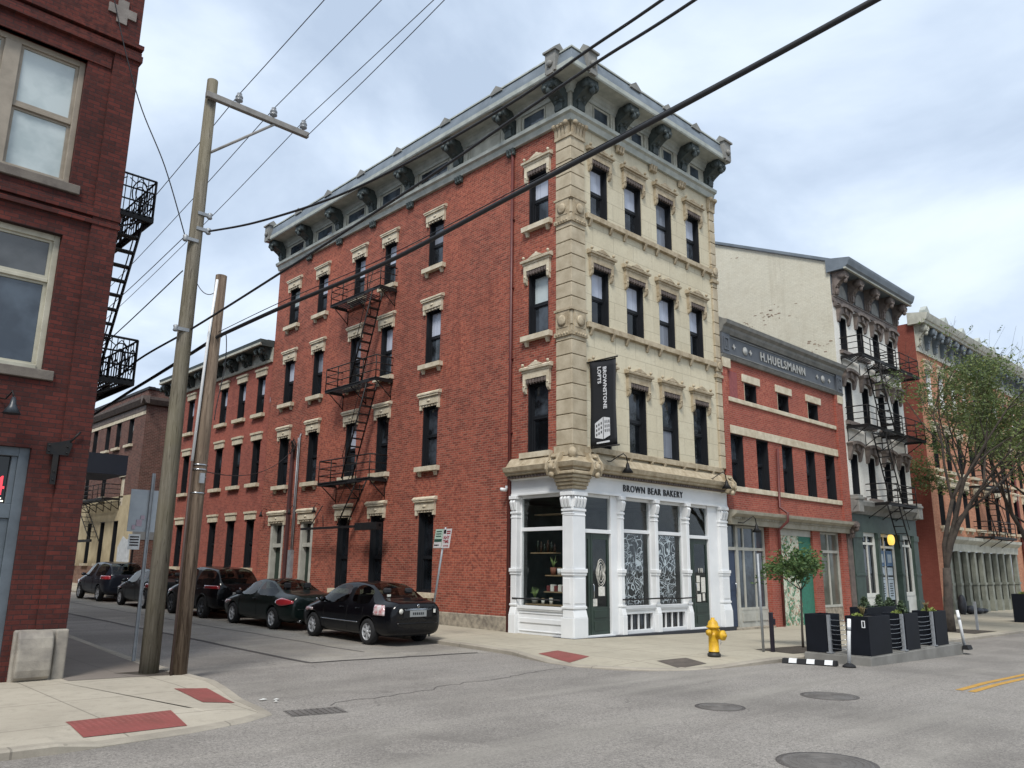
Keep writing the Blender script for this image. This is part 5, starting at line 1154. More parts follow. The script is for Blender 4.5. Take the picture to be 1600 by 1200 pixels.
# ================================================================ GROUND
RZ = -.09
def asphalt(name, a, b, grain=.5, warm=None, crack=True):
    t = NT(name); p = t.pos()
    n1 = t.noise(p, .25, 5, .6); n2 = t.noise(p, 1.6, 5, .65); n3 = t.noise(p, 62, 2, .85); n4 = t.noise(p, 24, 3, .75)
    c = t.mix(t.ramp(n1, .36, .66), lin(a), lin(b)); grain = grain*1.5
    c = t.mix(t.math('MULTIPLY', t.ramp(n2, .45, .7), .35), c, lin(warm or a))
    g = t.math('ADD', t.math('MULTIPLY', t.math('SUBTRACT', n3, .5), grain*3.4), t.math('MULTIPLY', t.math('SUBTRACT', n4, .5), grain*1.8)); g = t.math('ADD', g, 1.0)
    c = t.mix(1.0, c, g, 'MULTIPLY')
    if crack:
        d = t.new('ShaderNodeTexNoise'); d.inputs['Scale'].default_value = 1.2; d.inputs['Detail'].default_value = 5; t.l(p, d.inputs['Vector'])
        mv = t.new('ShaderNodeVectorMath', operation='MULTIPLY_ADD'); t.l(d.outputs['Color'], mv.inputs[0]); mv.inputs[1].default_value = (1.3, 1.3, 0); t.l(p, mv.inputs[2])
        v = t.new('ShaderNodeTexVoronoi', feature='DISTANCE_TO_EDGE'); v.inputs['Scale'].default_value = .16; t.l(mv.outputs[0], v.inputs['Vector'])
        k = t.math('MULTIPLY', t.math('LESS_THAN', v.outputs['Distance'], .0022), t.ramp(n2, .44, .6)); c = t.mix(t.math('MULTIPLY', k, .38), c, lin('4a4642'))
        w = t.new('ShaderNodeTexVoronoi'); w.inputs['Scale'].default_value = .55; t.l(mv.outputs[0], w.inputs['Vector']); c = t.mix(t.math('MULTIPLY', t.ramp(w.outputs['Distance'], .22, .05), t.math('MULTIPLY', t.ramp(n1, .45, .6), .35)), c, lin('5d5955'))
        sp = t.new('ShaderNodeTexVoronoi'); sp.inputs['Scale'].default_value = 2.6; t.l(p, sp.inputs['Vector']); c = t.mix(t.math('MULTIPLY', t.math('LESS_THAN', sp.outputs['Distance'], .055), .5), c, lin('5a5652'))
        st = t.new('ShaderNodeMapping'); st.inputs['Scale'].default_value = (.12, 1.1, 1); t.l(p, st.inputs[0]); c = t.mix(t.math('MULTIPLY', t.ramp(t.noise(st.outputs[0], 1.0, 4, .6), .5, .72), .45), c, lin('9b968d')); s2 = t.new('ShaderNodeMapping'); s2.inputs['Scale'].default_value = (.2, 1.6, 1); s2.inputs['Location'].default_value = (3, 7, 0); t.l(p, s2.inputs[0]); c = t.mix(t.math('MULTIPLY', t.ramp(t.noise(s2.outputs[0], 1.3, 5, .65), .52, .7), .35), c, lin('67625d'))
    t.base(c); t.rough(.88); t.b.inputs['Specular IOR Level'].default_value = .3
    t.bump(t.math('ADD', n3, n4), .35, .008); MATS[name] = t.m; return t.m
M_asph = asphalt('worn asphalt', '87827c', '7a756f', .5, '8d8780')
M_asph2 = asphalt('old pale asphalt', '948f87', '89837b', .45, '98917f')
M_dkasph = asphalt('dark asphalt seam', '5a5653', '4c4846', .4, crack=False)
def concrete(name, a, b, seam=1.5, off=(0, 0), dark='6f6a60'):
    t = NT(name); p = t.pos(); s = t.new('ShaderNodeSeparateXYZ'); t.l(p, s.inputs[0])
    n1 = t.noise(p, .6, 5, .6); n2 = t.noise(p, 5, 5, .7); n3 = t.noise(p, 60, 2, .8); gm = t.new('ShaderNodeTexVoronoi'); gm.inputs['Scale'].default_value = 3.1; t.l(p, gm.inputs['Vector'])
    c = t.mix(t.ramp(n1, .35, .68), lin(a), lin(b)); c = t.mix(t.math('MULTIPLY', t.math('LESS_THAN', gm.outputs['Distance'], .07), .4), c, lin('6b655b')); c = t.mix(t.math('MULTIPLY', t.ramp(n2, .5, .75), .35), c, lin(dark))
    k = None
    for ax, o in ((0, off[0]), (1, off[1])):
        f = t.math('ABSOLUTE', t.math('SUBTRACT', t.math('FRACT', t.math('ADD', t.math('DIVIDE', t.math('ADD', s.outputs[ax], o+100), seam), .5)), .5))
        f = t.math('LESS_THAN', f, .008/seam*1.4); k = f if k is None else t.math('MAXIMUM', k, f)
    c = t.mix(t.math('MULTIPLY', k, .5), c, lin('565149'))
    c = t.mix(1.0, c, t.math('ADD', t.math('MULTIPLY', n3, .3), .85), 'MULTIPLY')
    t.base(c); t.rough(.85); t.b.inputs['Specular IOR Level'].default_value = .3; t.bump(n3, .25, .006); MATS[name] = t.m; return t.m
M_walk = concrete('pale concrete pavement', 'a9a190', '9b9484', 1.55, (.3, .2))
M_walkL = concrete('pale concrete pavement with aggregate', 'ada596', '9c9486', 1.7, (.75, .9))
M_kerb = concrete('kerb stone', 'a59d8f', '857e73', 2.3, (.9, .4))
xs = [-400, -100, -40, -20, -12, -6, 0, 6, 20, 60, 150, 500]; ys = [-400, -100, -40, -15, -5, 1, 10, 30, 60, 150, 500]
m = MB(ID); m.grid([[(x, y, RZ+zoff(min(x, 60), min(y, 70))) for y in ys] for x in xs], False); m.build('road', M_asph, kind='structure')
def sheet(name, poly, mt, dz, res=None, kind='structure'):
    m = MB(ID); m.face([m.P(x, y, RZ+dz+zoff(x, y)) for x, y in poly]); return m.build(name, mt, kind=kind)
sheet('road_patch', [(-7.3, 1.0), (-7.35, .25), (-6.6, .12), (-5.4, -.1), (-4.4, -.3), (-3.7, -.35), (-3.32, -.6), (-3.05, 1.0)], M_asph2, .004)
sheet('road_patch', [(-7.3, 1.0), (-3.05, 1.0), (-2.98, 66), (-7.2, 66)], M_asph2, .004)
def ribbon(name, pts, w, mt, dz, kind='structure'):
    m = MB(ID); A = []
    for i, p in enumerate(pts):
        p = Vector(p); d = Vector(pts[min(i+1, len(pts)-1)])-Vector(pts[max(i-1, 0)]); n = Vector((-d.y, d.x)).normalized()*w/2*(1 if not isinstance(w, list) else 1)
        A.append([(p.x+n.x, p.y+n.y, RZ+dz+zoff(p.x, p.y)), (p.x-n.x, p.y-n.y, RZ+dz+zoff(p.x, p.y))])
    m.grid(A, False); return m.build(name, mt, kind=kind)
def jag(a, b, n, j): return [(a[0]+(b[0]-a[0])*k/n+rnd.uniform(-j, j), a[1]+(b[1]-a[1])*k/n+rnd.uniform(-j, j)) for k in range(n+1)]
ribbon('road_seam', jag((-7.32, 50), (-7.34, .2), 50, .03), .1, M_dkasph, .009)
ribbon('road_seam', jag((-7.34, .2), (-3.6, -.4), 16, .04), .1, M_dkasph, .0095)
ribbon('road_seam', jag((-5.6, 40), (-5.5, 1.2), 30, .05), .05, M_dkasph, .0085)
ribbon('road_seam', jag((-9.6, -4.2), (-3.9, -3.4), 30, .09), .018, M_dkasph, .004)
KR = [(-2.98, 66), (-2.98, 30), (-2.98, 12), (-2.98, 4), (-3.0, 2.2), (-3.1, .25), (-3.3, -1.2), (-3.55, -1.9), (-3.75, -2.7), (-3.8, -3.5), (-3.6, -4.2), (-3.2, -4.75), (-2.6, -5.12), (-1.8, -5.36), (-1.0, -5.5), (-.2, -5.58), (1, -5.6), (5, -5.6), (15, -5.6), (30, -5.6), (66, -5.6)]
rampR = {7: -.02, 8: -.06, 9: -.065, 10: -.045, 11: -.055, 12: -.068, 13: -.06, 14: -.02}
KL = [(-9.5, 66), (-9.5, 30), (-9.52, 12), (-9.55, 8), (-9.78, 4.9), (-9.93, 2), (-10, -.7), (-10.0, -1.6), (-10.08, -2.2), (-10.3, -3.2), (-10.38, -3.9), (-10.5, -4.4), (-10.95, -4.66), (-11.7, -4.86), (-12.7, -4.97), (-13.1, -5.0), (-14, -4.95), (-20, -4.9), (-66, -4.9)]
rampL = {8: -.03, 9: -.06, 10: -.068, 11: -.065, 12: -.068, 13: -.068, 14: -.06, 15: 0}
def pavement(K, ramp, inner, name, mt):
    n = len(K); K = [Vector((*p, 0)) for p in K]; rows = []
    for i, p in enumerate(K):
        d = (K[min(i+1, n-1)]-K[max(i-1, 0)]).normalized(); nn = Vector((-d.y, d.x, 0)); q = Vector((*inner(p), 0))
        if nn.dot(q-p) < 0: nn = -nn
        h = ramp.get(i, 0)
        rows.append((p, p+nn*.16, p+nn*.95, q, h))
    Z = lambda p, h: (p.x, p.y, h+zoff(p.x, p.y))
    m = MB(ID); m.grid([[(r[0].x, r[0].y, RZ-.1+zoff(r[0].x, r[0].y)), (r[0].x-.0, r[0].y, r[4]-.02+zoff(r[0].x, r[0].y)), Z(r[0]+(r[1]-r[0])*.15, r[4]), Z(r[1], r[4]*.85), (r[1].x, r[1].y, -.15+zoff(r[1].x, r[1].y))] for r in rows], False); m.build('kerb', M_kerb, kind='structure')
    m = MB(ID); m.grid([[Z(r[1], r[4]*.85-.003), Z(r[1]+(r[2]-r[1])*.5, r[4]*.42-.002), Z(r[2], 0), Z(r[2]+(r[3]-r[2])*.5, 0), Z(r[3], 0)] for r in rows], False); return m.build(name, mt, kind='structure')
PR = pavement(KR, rampR, lambda p: (max(.3, p.x) if p.y < 0 else .3, max(.3, p.y) if p.x < 0 or p.y > 0 else .3), 'pavement', M_walk)
PL = pavement(KL, rampL, lambda p: (min(-12.0, p.x), max(.35, p.y)), 'pavement', M_walkL)
def drape(name, poly, ob, mt, dz=.006, n=8, kind='structure'):
    bm = bmesh.new(); bm.from_mesh(ob.data); b = BVHTree.FromBMesh(bm); bm.free(); a, b_, c, d = [Vector((*p, 0)) for p in poly]; g = []
    for i in range(n+1):
        row = []
        for j in range(n+1):
            p = a.lerp(b_, i/n).lerp(d.lerp(c, i/n), j/n); h = b.ray_cast(Vector((p.x, p.y, 3)), Vector((0, 0, -1)))[0]; row.append((p.x, p.y, (h.z if h else RZ)+dz))
        g.append(row)
    m = MB(ID); m.grid(g, False); return m.build(name, mt, kind=kind)
def pad_mat(name, a, b):
    t = NT(name); p = t.pos(); v = t.new('ShaderNodeTexVoronoi'); v.inputs['Scale'].default_value = 14; v.inputs['Randomness'].default_value = .15; t.l(p, v.inputs['Vector'])
    c = t.mix(t.ramp(t.noise(p, 3, 4), .4, .65), lin(a), lin(b)); c = t.mix(t.math('MULTIPLY', t.math('LESS_THAN', v.outputs['Distance'], .3), .25), c, lin('a56a63')) ; t.base(c); t.rough(.85)
    t.bump(t.math('SUBTRACT', 1.0, v.outputs['Distance']), .6, .02); return t.m
drape('pavement', [(-11.74, -.35), (-10.3, -.6), (-9.75, 8), (-11.74, 8)], PL, concrete('dark old pavement', '7b736b', '6b635c', 1.9, (.2, .4)), .004)
M_pad = pad_mat('red tactile paving', '83443f', '764039')
drape('tactile_paving', [(-3.2, -1.9), (-2.5, -1.8), (-2.85, -3.0), (-3.6, -3.15)], PR, M_pad)
drape('tactile_paving', [(-2.35, -4.3), (-1.5, -4.38), (-1.7, -5.0), (-2.6, -5.0)], PR, mat('dark grey tactile paving', '5e554d', .9, c2='4b443e', sc=5, bump=.5, obj=False))
drape('tactile_paving', [(-12.72, -3.82), (-11.55, -3.82), (-11.66, -4.6), (-12.76, -4.62)], PL, M_pad)
drape('tactile_paving', [(-10.82, -2.05), (-10.4, -2.2), (-10.58, -3.5), (-10.95, -3.35)], PL, M_pad)
M_soil = mat('dark soil', '4a4238', .95, c2='332d27', sc=5, bump=.8, obj=False)
drape('soil', [(1.5, -4.2), (3.6, -4.2), (3.6, -5.25), (1.3, -5.25)], PR, M_soil); drape('soil', [(13.2, -3.7), (15.4, -3.7), (15.4, -5.2), (13.2, -5.2)], PR, M_soil); drape('soil', [(23, -3.7), (25.4, -3.7), (25.4, -5.2), (23, -5.2)], PR, M_soil)
drape('soil', [(-10.95, .12), (-10.2, .1), (-10.0, -.62), (-10.6, -.5)], PL, M_soil)
M_yel = mat('yellow road paint', 'b98d3a', .8, c2='a07a36', sc=9, obj=False)
ribbon('road_marking', [(-1.25, -9.36), (0, -9.36), (6, -9.36), (20, -9.36), (60, -9.36)], .11, M_yel, .005); ribbon('road_marking', [(-1.3, -9.56), (0, -9.56), (6, -9.56), (20, -9.56), (60, -9.56)], .11, M_yel, .005)
M_iron = mat('worn cast iron', '6b6763', .6, .1, c2='56524e', sc=6, obj=False)
for (x, y, r, lab) in ((-3.46, -8.28, .37, 'round iron manhole cover middle distance right of centre'), (-5.6, -7.74, .29, 'small round manhole cover left of the other two'), (-7.65, -10.22, .43, 'large round manhole cover nearest the camera')):
    m = MB(ID); z = RZ
    m.lathe([(r, -.02), (r, .006), (r*.93, .008), (r*.92, .004), (r*.9, .004), (r*.88, .008), (.001, .008)], (x, y, z), 32)
    for k in range(5):
        q = r*.16*(k+1); m.lathe([(q-.008, .008), (q-.006, .012), (q+.006, .012), (q+.008, .008)], (x, y, z), 28, cap=False)
    o = m.build('manhole_cover', M_iron); tag(o, lab, 'manhole cover', 'manhole covers in the crossing'); rebase(o, (x, y, z))
    m = MB(ID); m.lathe([(r, .003), (r+.05, .003), (r+.05, -.02)], (x, y, z), 32, cap=False); m.build('road_seam', M_dkasph, kind='structure')
m = MB(ID); c = (-9.98, -4.55); m.box(c[0]-.36, c[0]+.36, c[1]-.22, c[1]+.22, RZ-.05, RZ+.004)
for k in range(9): x = c[0]-.32+.08*k; m.box(x-.02, x+.02, c[1]-.2, c[1]+.2, RZ+.0041, RZ+.012)
o = m.build('storm_drain', M_iron); tag(o, 'barred iron storm drain in the gutter at the left kerb corner', 'storm drain'); rebase(o, (*c, RZ)); o.rotation_euler.z = radians(-14)
# ================================================================ POLES AND CABLES
def wood(name, a, b, c):
    t = NT(name); o = t.obj(); mp = t.new('ShaderNodeMapping'); mp.inputs['Scale'].default_value = (9, 9, .5); t.l(o, mp.inputs[0])
    n = t.noise(mp.outputs[0], 2.2, 6, .7, .6); n2 = t.noise(o, .9, 3); cc = t.mix(t.ramp(n, .38, .62), lin(a), lin(b)); n5 = t.noise(mp.outputs[0], 5.5, 3, .6, 1.0); cc = t.mix(t.math('MULTIPLY', t.ramp(n5, .6, .66), .75), cc, lin('2b241f')); cc = t.mix(t.math('MULTIPLY', t.ramp(n2, .45, .65), .6), cc, lin(c))
    t.base(cc); t.rough(.9); t.b.inputs['Specular IOR Level'].default_value = .2; t.bump(n, .8, .03); return t.m
p1 = thing('utility_pole', 'tall weathered utility pole with crossarm and insulators at the kerb corner', 'utility pole', (-10.5, -.17, 0))
m = MB(ID); m.tube([(-10.5, -.17, -.1), (-10.5, -.17, 3.5), (-10.49, -.17, 7), (-10.47, -.17, 10.85)], [.152, .138, .122, .1], 16); m.build('shaft', wood('grey green pole wood', '7f796d', '625c51', '6a6550'), p1)
M_arm = mat('grey crossarm timber', '8d8a86', .8, c2='75726e', sc=5)
m = MB(ID); m.box(-10.62, -8.46, -.36, -.26, 10.38, 10.5); m.build('crossarm', M_arm, p1, .008)
m = MB(ID); m.tube([(-10.42, -.31, 9.3), (-9.2, -.31, 10.4)], .028, 6); m.build('arm_brace', M_arm, p1)
M_ins = mat('grey porcelain', '7f8388', .3, coat=.4)
for x in (-9.98, -9.25, -8.58):
    m = MB(ID); m.lathe([(.02, 0), (.03, .05), (.075, .07), (.07, .11), (.05, .12), (.075, .14), (.065, .18), (.045, .19), (.05, .23), (.001, .25)], (x, -.31, 10.5), 12); m.build('insulator', M_ins, p1)
for z, dx in ((7.75, .16), (8.05, .16), (7.5, -.16), (5.8, -.16)):
    m = MB(ID); m.box(-10.5+min(dx, 0)-.03, -10.5+max(dx, 0)+.03, -.3, -.24, z-.03, z+.03); m.lathe([(.03, -.06), (.05, -.04), (.035, 0), (.05, .04), (.03, .06)], (-10.5+dx*1.25, -.27, z), 8); m.build('cable_clamp', M_metal, p1)
p2 = thing('utility_pole', 'short cracked brown wooden pole with white conduit and steel straps', 'utility pole', (-10.17, -.55, 0))
m = MB(ID); m.tube([(-10.17, -.55, -.1), (-10.15, -.55, 3), (-10.09, -.55, 6.86)], [.138, .122, .1], 14); m.build('shaft', wood('brown cracked pole wood', '7d6e5f', '4a3d33', '66594c'), p2)
m = MB(ID); m.tube([(-10.31, -.6, 3.45), (-10.24, -.6, 5.6), (-10.18, -.6, 6.75)], .026, 8); m.build('conduit', M_white, p2)
m = MB(ID); m.tube([(-10.33, -.66, 0), (-10.33, -.66, 3.45)], .02, 6)
m.build('ground_wire_guard', mat('brown cable guard', '4a3a34', .7), p2)
for z in (2.92, 3.32, 3.4): m = MB(ID); m.lathe([(.13, -.012), (.134, 0), (.13, .012)], (-10.15, -.55, z), 16); m.build('steel_strap', M_steel, p2)
m = MB(ID); m.box(-10.2, -10.12, -.74, -.7, 3.08, 3.25); m.tube([(-10.2, -.73, 3.2), (-10.1, -.73, 3.18)], .012, 5); m.build('bracket', M_metal, p2)
M_cable = mat('black cable sheath', '1d1e22', .6, var=.05); M_cable2 = mat('grey wire', '3d4148', .5, var=.05)
def cable(label, pts, r, mt=M_cable, n=5, name='overhead_cable'):
    P_ = [Vector(p) for p in pts]; out = []
    for i in range(len(P_)-1):
        a, b, c, d = P_[max(i-1, 0)], P_[i], P_[i+1], P_[min(i+2, len(P_)-1)]
        for k in range(8):
            t = k/8; out.append(.5*((2*b)+(c-a)*t+(2*a-5*b+4*c-d)*t*t+(3*b-a-3*c+d)*t**3))
    out.append(P_[-1]); m = MB(ID); m.tube([tuple(p) for p in out], r, n); o = m.build(name, mt); tag(o, label, 'cable', 'overhead cables and wires'); rebase(o, pts[0]); return o
def span(a, b, sag, n=10): return [(a[0]+(b[0]-a[0])*k/n, a[1]+(b[1]-a[1])*k/n, a[2]+(b[2]-a[2])*k/n-sag*4*(k/n)*(1-k/n)) for k in range(n+1)]
cable('thickest black cable, tied to the short pole and crossing before the corner building', [(-10.11, -.7, 5.68), (-9.94, -2.67, 5.80), (-9.68, -5.16, 5.94), (-9.44, -7.54, 6.24), (-9.22, -9.7, 6.52), (-9.0, -11.85, 6.83), (-8.7, -15, 7.3), (-8.2, -20, 8)], .032, n=8)
cable('thin messenger wire just above the thickest cable', [(-10.11, -.7, 5.76), (-9.94, -2.67, 5.9), (-9.68, -5.16, 6.03), (-9.44, -7.54, 6.3), (-9.22, -9.7, 6.56), (-9.0, -11.85, 6.86), (-8.7, -15, 7.33)], .008, n=4)
cable('thick cable running on from the short pole down the side street', [(-10.11, -.7, 5.68), (-10.14, 3, 5.35), (-10.1, 9, 5.0), (-9.9, 20, 5.3), (-9.6, 42, 6.8)], .032, n=6)
cable('black cable clamped high on the tall pole, upper of the two passing the cornice corner', [(-10.3, -.27, 7.75), (-10.21, -2.06, 7.39), (-9.97, -4.06, 7.22), (-9.76, -5.78, 7.26), (-9.53, -7.61, 7.46), (-9.39, -8.77, 7.70), (-9.27, -9.74, 7.89), (-9, -12, 8.4), (-8.6, -16, 9.3)], .02)
cable('black cable passing the tall pole halfway up, lower of two by the cornice', [(-10.2, 42, 7.2), (-10.8, 12, 5.1), (-10.7, 4, 5.25), (-10.66, 1.56, 5.57), (-10.42, -.35, 5.85), (-10.11, -2.87, 6.29), (-9.74, -5.93, 6.85), (-9.53, -7.62, 7.22), (-9.37, -8.9, 7.49), (-9.22, -10.12, 7.7), (-8.9, -13, 8.3), (-8.5, -17, 9.2)], .02)
for x, l in ((-9.98, 'nearest the pole'), (-9.25, 'at the middle'), (-8.58, 'at the tip')):
    cable('thin wire from the crossarm insulator %s rising over the crossing' % l, span((x, -.31, 10.73), (x-.7, -26, 13.2), .25), .009, M_cable2, 4, 'overhead_wire')
    cable('thin wire from the crossarm insulator %s going down the side street' % l, span((x, -.31, 10.73), (x+.3, 44, 8.8), 1.4, 14), .009, M_cable2, 4, 'overhead_wire')
cable('thin secondary wire running close beside the crossarm tip wire', [(-8.5, -.31, 10.4), (-8.62, -3.0, 10.62), (-8.72, -5.5, 10.9), (-9.0, -12, 11.7), (-9.3, -22, 13.0)], .009, M_cable2, 4, 'overhead_wire')
cable('twisted service wire from the tall pole to the tavern fire escape and roof', [(-10.66, -.2, 7.5), (-11.2, -.3, 8.7), (-11.75, -.2, 9.85), (-12.3, -.25, 11.3), (-12.9, -.3, 13.4)], .011)
cable('wire from the tall pole going down behind the tavern corner, upper of the pair', span((-10.66, -.2, 7.6), (-11.2, 24, 7.2), .9), .009, M_cable2, 4, 'overhead_wire')
cable('wire from the tall pole going down behind the tavern corner, lower of the pair', span((-10.66, -.2, 6.9), (-11.0, 30, 6.3), 1.2), .013, M_cable, 4, 'overhead_wire')
cable('loose service wire between the two utility poles', span((-10.42, -.2, 6.8), (-10.2, -.55, 6.5), .12, 6), .008)
cable('service drop from the short pole to the conduit on the red side wall', span((-10.05, -.55, 3.3), (-.05, 14.7, 6.5), .5), .009)
cable('drip loop hanging beside the top of the short pole', [(-10.02, -.62, 5.7), (-9.93, -.62, 5.75), (-9.9, -.62, 5.2), (-9.98, -.62, 4.5), (-10.0, -.62, 4.2)], .009)
# ================================================================ SIGNS
s1 = thing('street_sign', 'back of a pale square sign on a leaning steel post beside the tall utility pole', 'sign', (-10.13, 1.62, 0))
m = MB(ID); m.box(-10.16, -10.10, 1.6, 1.615, -.05, 3.42); m.box(-10.16, -10.15, 1.585, 1.6, -.05, 3.42); m.box(-10.11, -10.10, 1.585, 1.6, -.05, 3.42); m.build('post', M_metal, s1)
m = MB(ID); m.box(-10.5, -9.82, 1.62, 1.63, 2.32, 3.1); m.build('plate', mat('pale aluminium plate', '8f959a', .45, .4, c2='a3a8ac', sc=2), s1)
m = MB(ID)
for x, z, w, h in ((-10.35, 2.42, .1, .12), (-10.28, 2.55, .07, .07), (-10.42, 2.36, .06, .08)): m.box(x, x+w, 1.61, 1.619, z, z+h)
m.build('sticker', mat('faded pink sticker', 'b5a0ab', .6), s1)
s2 = thing('parking_sign', 'pair of small green and red parking signs on a leaning post', 'sign', (-2.6, 2.58, .02))
m = MB(ID); m.tube([(-2.6, 2.58, 0), (-2.6, 2.02, 2.72)], .028, 6); m.build('post', M_metal, s2)
lean = -.2
def signpl(y0, y1, c, nm): m = MB(ID); f = lambda y, z: (-2.64, y+(2.45-z)*.2, z); i = [m.P(x, *f(y, z)[1:]) for x in (-2.64, -2.634) for y, z in ((y0, 2.2), (y1, 2.2), (y1, 2.68), (y0, 2.68))]; [m.face([i[k] for k in q]) for q in ((0, 1, 2, 3), (4, 5, 6, 7), (0, 1, 5, 4), (1, 2, 6, 5), (2, 3, 7, 6), (3, 0, 4, 7))]; return m.build(nm, c, s2)
M_sgreen = mat('pale green sign face', 'a9c0b2', .4, var=.04); M_swhite = mat('white sign face', 'cfcaca', .4, var=.04); M_sred = mat('red sign ink', '9c3a44', .5); M_sdk = mat('dark green sign ink', '2c4a40', .5)
a = signpl(2.42, 2.1, M_sgreen, 'sign_plate'); b = signpl(2.09, 1.77, M_swhite, 'sign_plate')
def ink(y0, y1, z0, z1, mt, par):
    m = MB(ID); m.quad(*[(-2.643, y+(2.45-z)*.2, z) for y, z in ((y0, z0), (y1, z0), (y1, z1), (y0, z1))]); m.build('printing', mt, par)
for z in (2.62, 2.56, 2.5): ink(2.37, 2.16, z-.012, z+.012, M_sdk, a)
ink(2.41, 2.11, 2.36, 2.43, M_sdk, a); ink(2.41, 2.11, 2.21, 2.35, M_swhite, a); ink(2.36, 2.2, 2.26, 2.29, M_frame, a)
m = MB(ID); m.quad(*[(-2.644, y+(2.45-z)*.2, z) for y, z in ((2.36, 2.24), (2.36, 2.31), (2.395, 2.275))]); m.build('arrow', M_frame, a)
ink(2.07, 1.98, 2.56, 2.66, M_frame, b); ink(2.05, 2.0, 2.585, 2.635, M_swhite, b); ink(1.95, 1.8, 2.6, 2.63, M_sred, b); ink(1.95, 1.8, 2.55, 2.58, M_sred, b)
SB = Matrix(((0, 0, -1), (-1, .2, 0), (0, 1, 0)))
text('word_any', 'ANY', .12, (-2.645, 1.93, 2.46), SB, M_sred, b, .001, bold=.003); text('word_time', 'TIME', .1, (-2.645, 1.95, 2.36), SB, M_sred, b, .001, bold=.003)
ink(2.02, 1.86, 2.245, 2.265, M_sred, b)
m = MB(ID); m.quad(*[(-2.644, y+(2.45-z)*.2, z) for y, z in ((1.86, 2.22), (1.86, 2.29), (1.82, 2.255))]); m.build('arrow', M_sred, b)
s3 = thing('sign_post', 'bare grey steel sign post on the pavement between yellow hydrant and planters', 'sign post', (1.12, -4.63, 0))
m = MB(ID); m.tube([(1.12, -4.63, -.05), (1.1, -4.63, 2.1)], .03, 8); m.build('post', M_metal, s3); m = MB(ID); m.box(1.13, 1.15, -4.69, -4.57, 1.75, 2.12); m.build('plate', mat('grey sign plate', '71757a', .5, .3), s3)
m = MB(ID); m.box(1.27, 1.34, -4.79, -4.72, -.03, .82); m.box(1.34, 1.43, -4.79, -4.74, .55, .68); o = m.build('bollard', mat('purple black post', '1f1a26', .5)); tag(o, 'short dark square post with small box beside the grey sign post', 'bollard'); rebase(o, (1.3, -4.75, 0))
m = MB(ID); m.box(15.4, 15.47, -4.63, -4.56, -.2, .75); o = m.build('bollard', M_metal); tag(o, 'slim grey post on the far pavement beyond the planters', 'bollard'); rebase(o, (15.43, -4.6, -.15))
sf = thing('parking_sign', 'small square sign on dark post before the far stucco wall', 'sign', (-2.85, 23.7, .25))
m = MB(ID); m.box(-2.89, -2.81, 23.68, 23.72, .2, 2.4); m.build('post', M_black, sf); m = MB(ID); m.box(-3.1, -2.6, 23.64, 23.66, 2.33, 3.0); m.build('plate', M_pale, sf)
m = MB(ID)
for k in range(4): m.box(-3.04, -2.66, 23.63, 23.639, 2.86-.12*k, 2.91-.12*k)
m.build('printing', M_frame, sf)
# banner
bn = thing('banner', 'black vertical lofts banner with white lettering hung from the stone front', 'banner', (.62, -.1, 4.9))
m = MB(ID); g = [[(.62+.02*sin(z*2.3+y*3), y, z) for z in [4.92+2.36*k/12 for k in range(13)]] for y in [-.12-.9*j/8 for j in range(9)]]; m.grid(g); o = m.build('cloth', mat('black banner cloth', '15181f', .7, var=.05), bn); md = o.modifiers.new('s', 'SOLIDIFY'); md.thickness = .006
m = MB(ID); m.tube([(.62, .05, 7.3), (.62, -1.1, 7.3)], .022, 6); m.tube([(.62, .05, 4.9), (.62, -1.1, 4.9)], .022, 6); m.build('rod', M_black, bn)
BB = Matrix(((0, 0, -1), (0, -1, 0), (-1, 0, 0)))
M_bw = mat('white banner print', 'c9cbcf', .7, var=.04)
text('word_brownstone', 'BROWNSTONE', .165, (.585, -.66, 6.5), BB, M_bw, bn, .001, 1.05, bold=.006, sx=.98); text('word_lofts', 'LOFTS', .165, (.585, -.47, 6.87), BB, M_bw, bn, .001, 1.05, bold=.006, sx=.98)
m = MB(ID); X = .588
m.quad((X, -.3, 5.55), (X, -.58, 5.7), (X, -.58, 5.1), (X, -.3, 5.16)); m.quad((X, -.6, 5.7), (X, -.82, 5.65), (X, -.82, 5.18), (X, -.6, 5.1)); m.quad((X, -.35, 5.03), (X, -.8, 5.05), (X, -.8, 5.0), (X, -.35, 4.99)); m.build('building_print', M_bw, bn)
m = MB(ID)
for i in range(3):
    for j in range(3): m.quad(*[(X-.002, y, z) for y, z in ((-.34-.08*i, 5.5-.12*j+.03*i), (-.38-.08*i, 5.515-.12*j+.03*i), (-.38-.08*i, 5.445-.12*j+.03*i), (-.34-.08*i, 5.43-.12*j+.03*i))])
    for j in range(3): m.quad(*[(X-.002, y, z) for y, z in ((-.64-.065*i, 5.6-.12*j), (-.67-.065*i, 5.6-.12*j), (-.67-.065*i, 5.52-.12*j), (-.64-.065*i, 5.52-.12*j))])
m.build('window_print', M_frame, bn)
sg = text('shop_sign', 'BROWN BEAR BAKERY', .27, (3.5, -.045, 3.93), 'R', mat('black sign letters', '1d1e22', .5), None, .012, 1.2, sx=.9); sg['label'] = 'black raised bakery name lettering along the white fascia'; sg['category'] = 'sign'
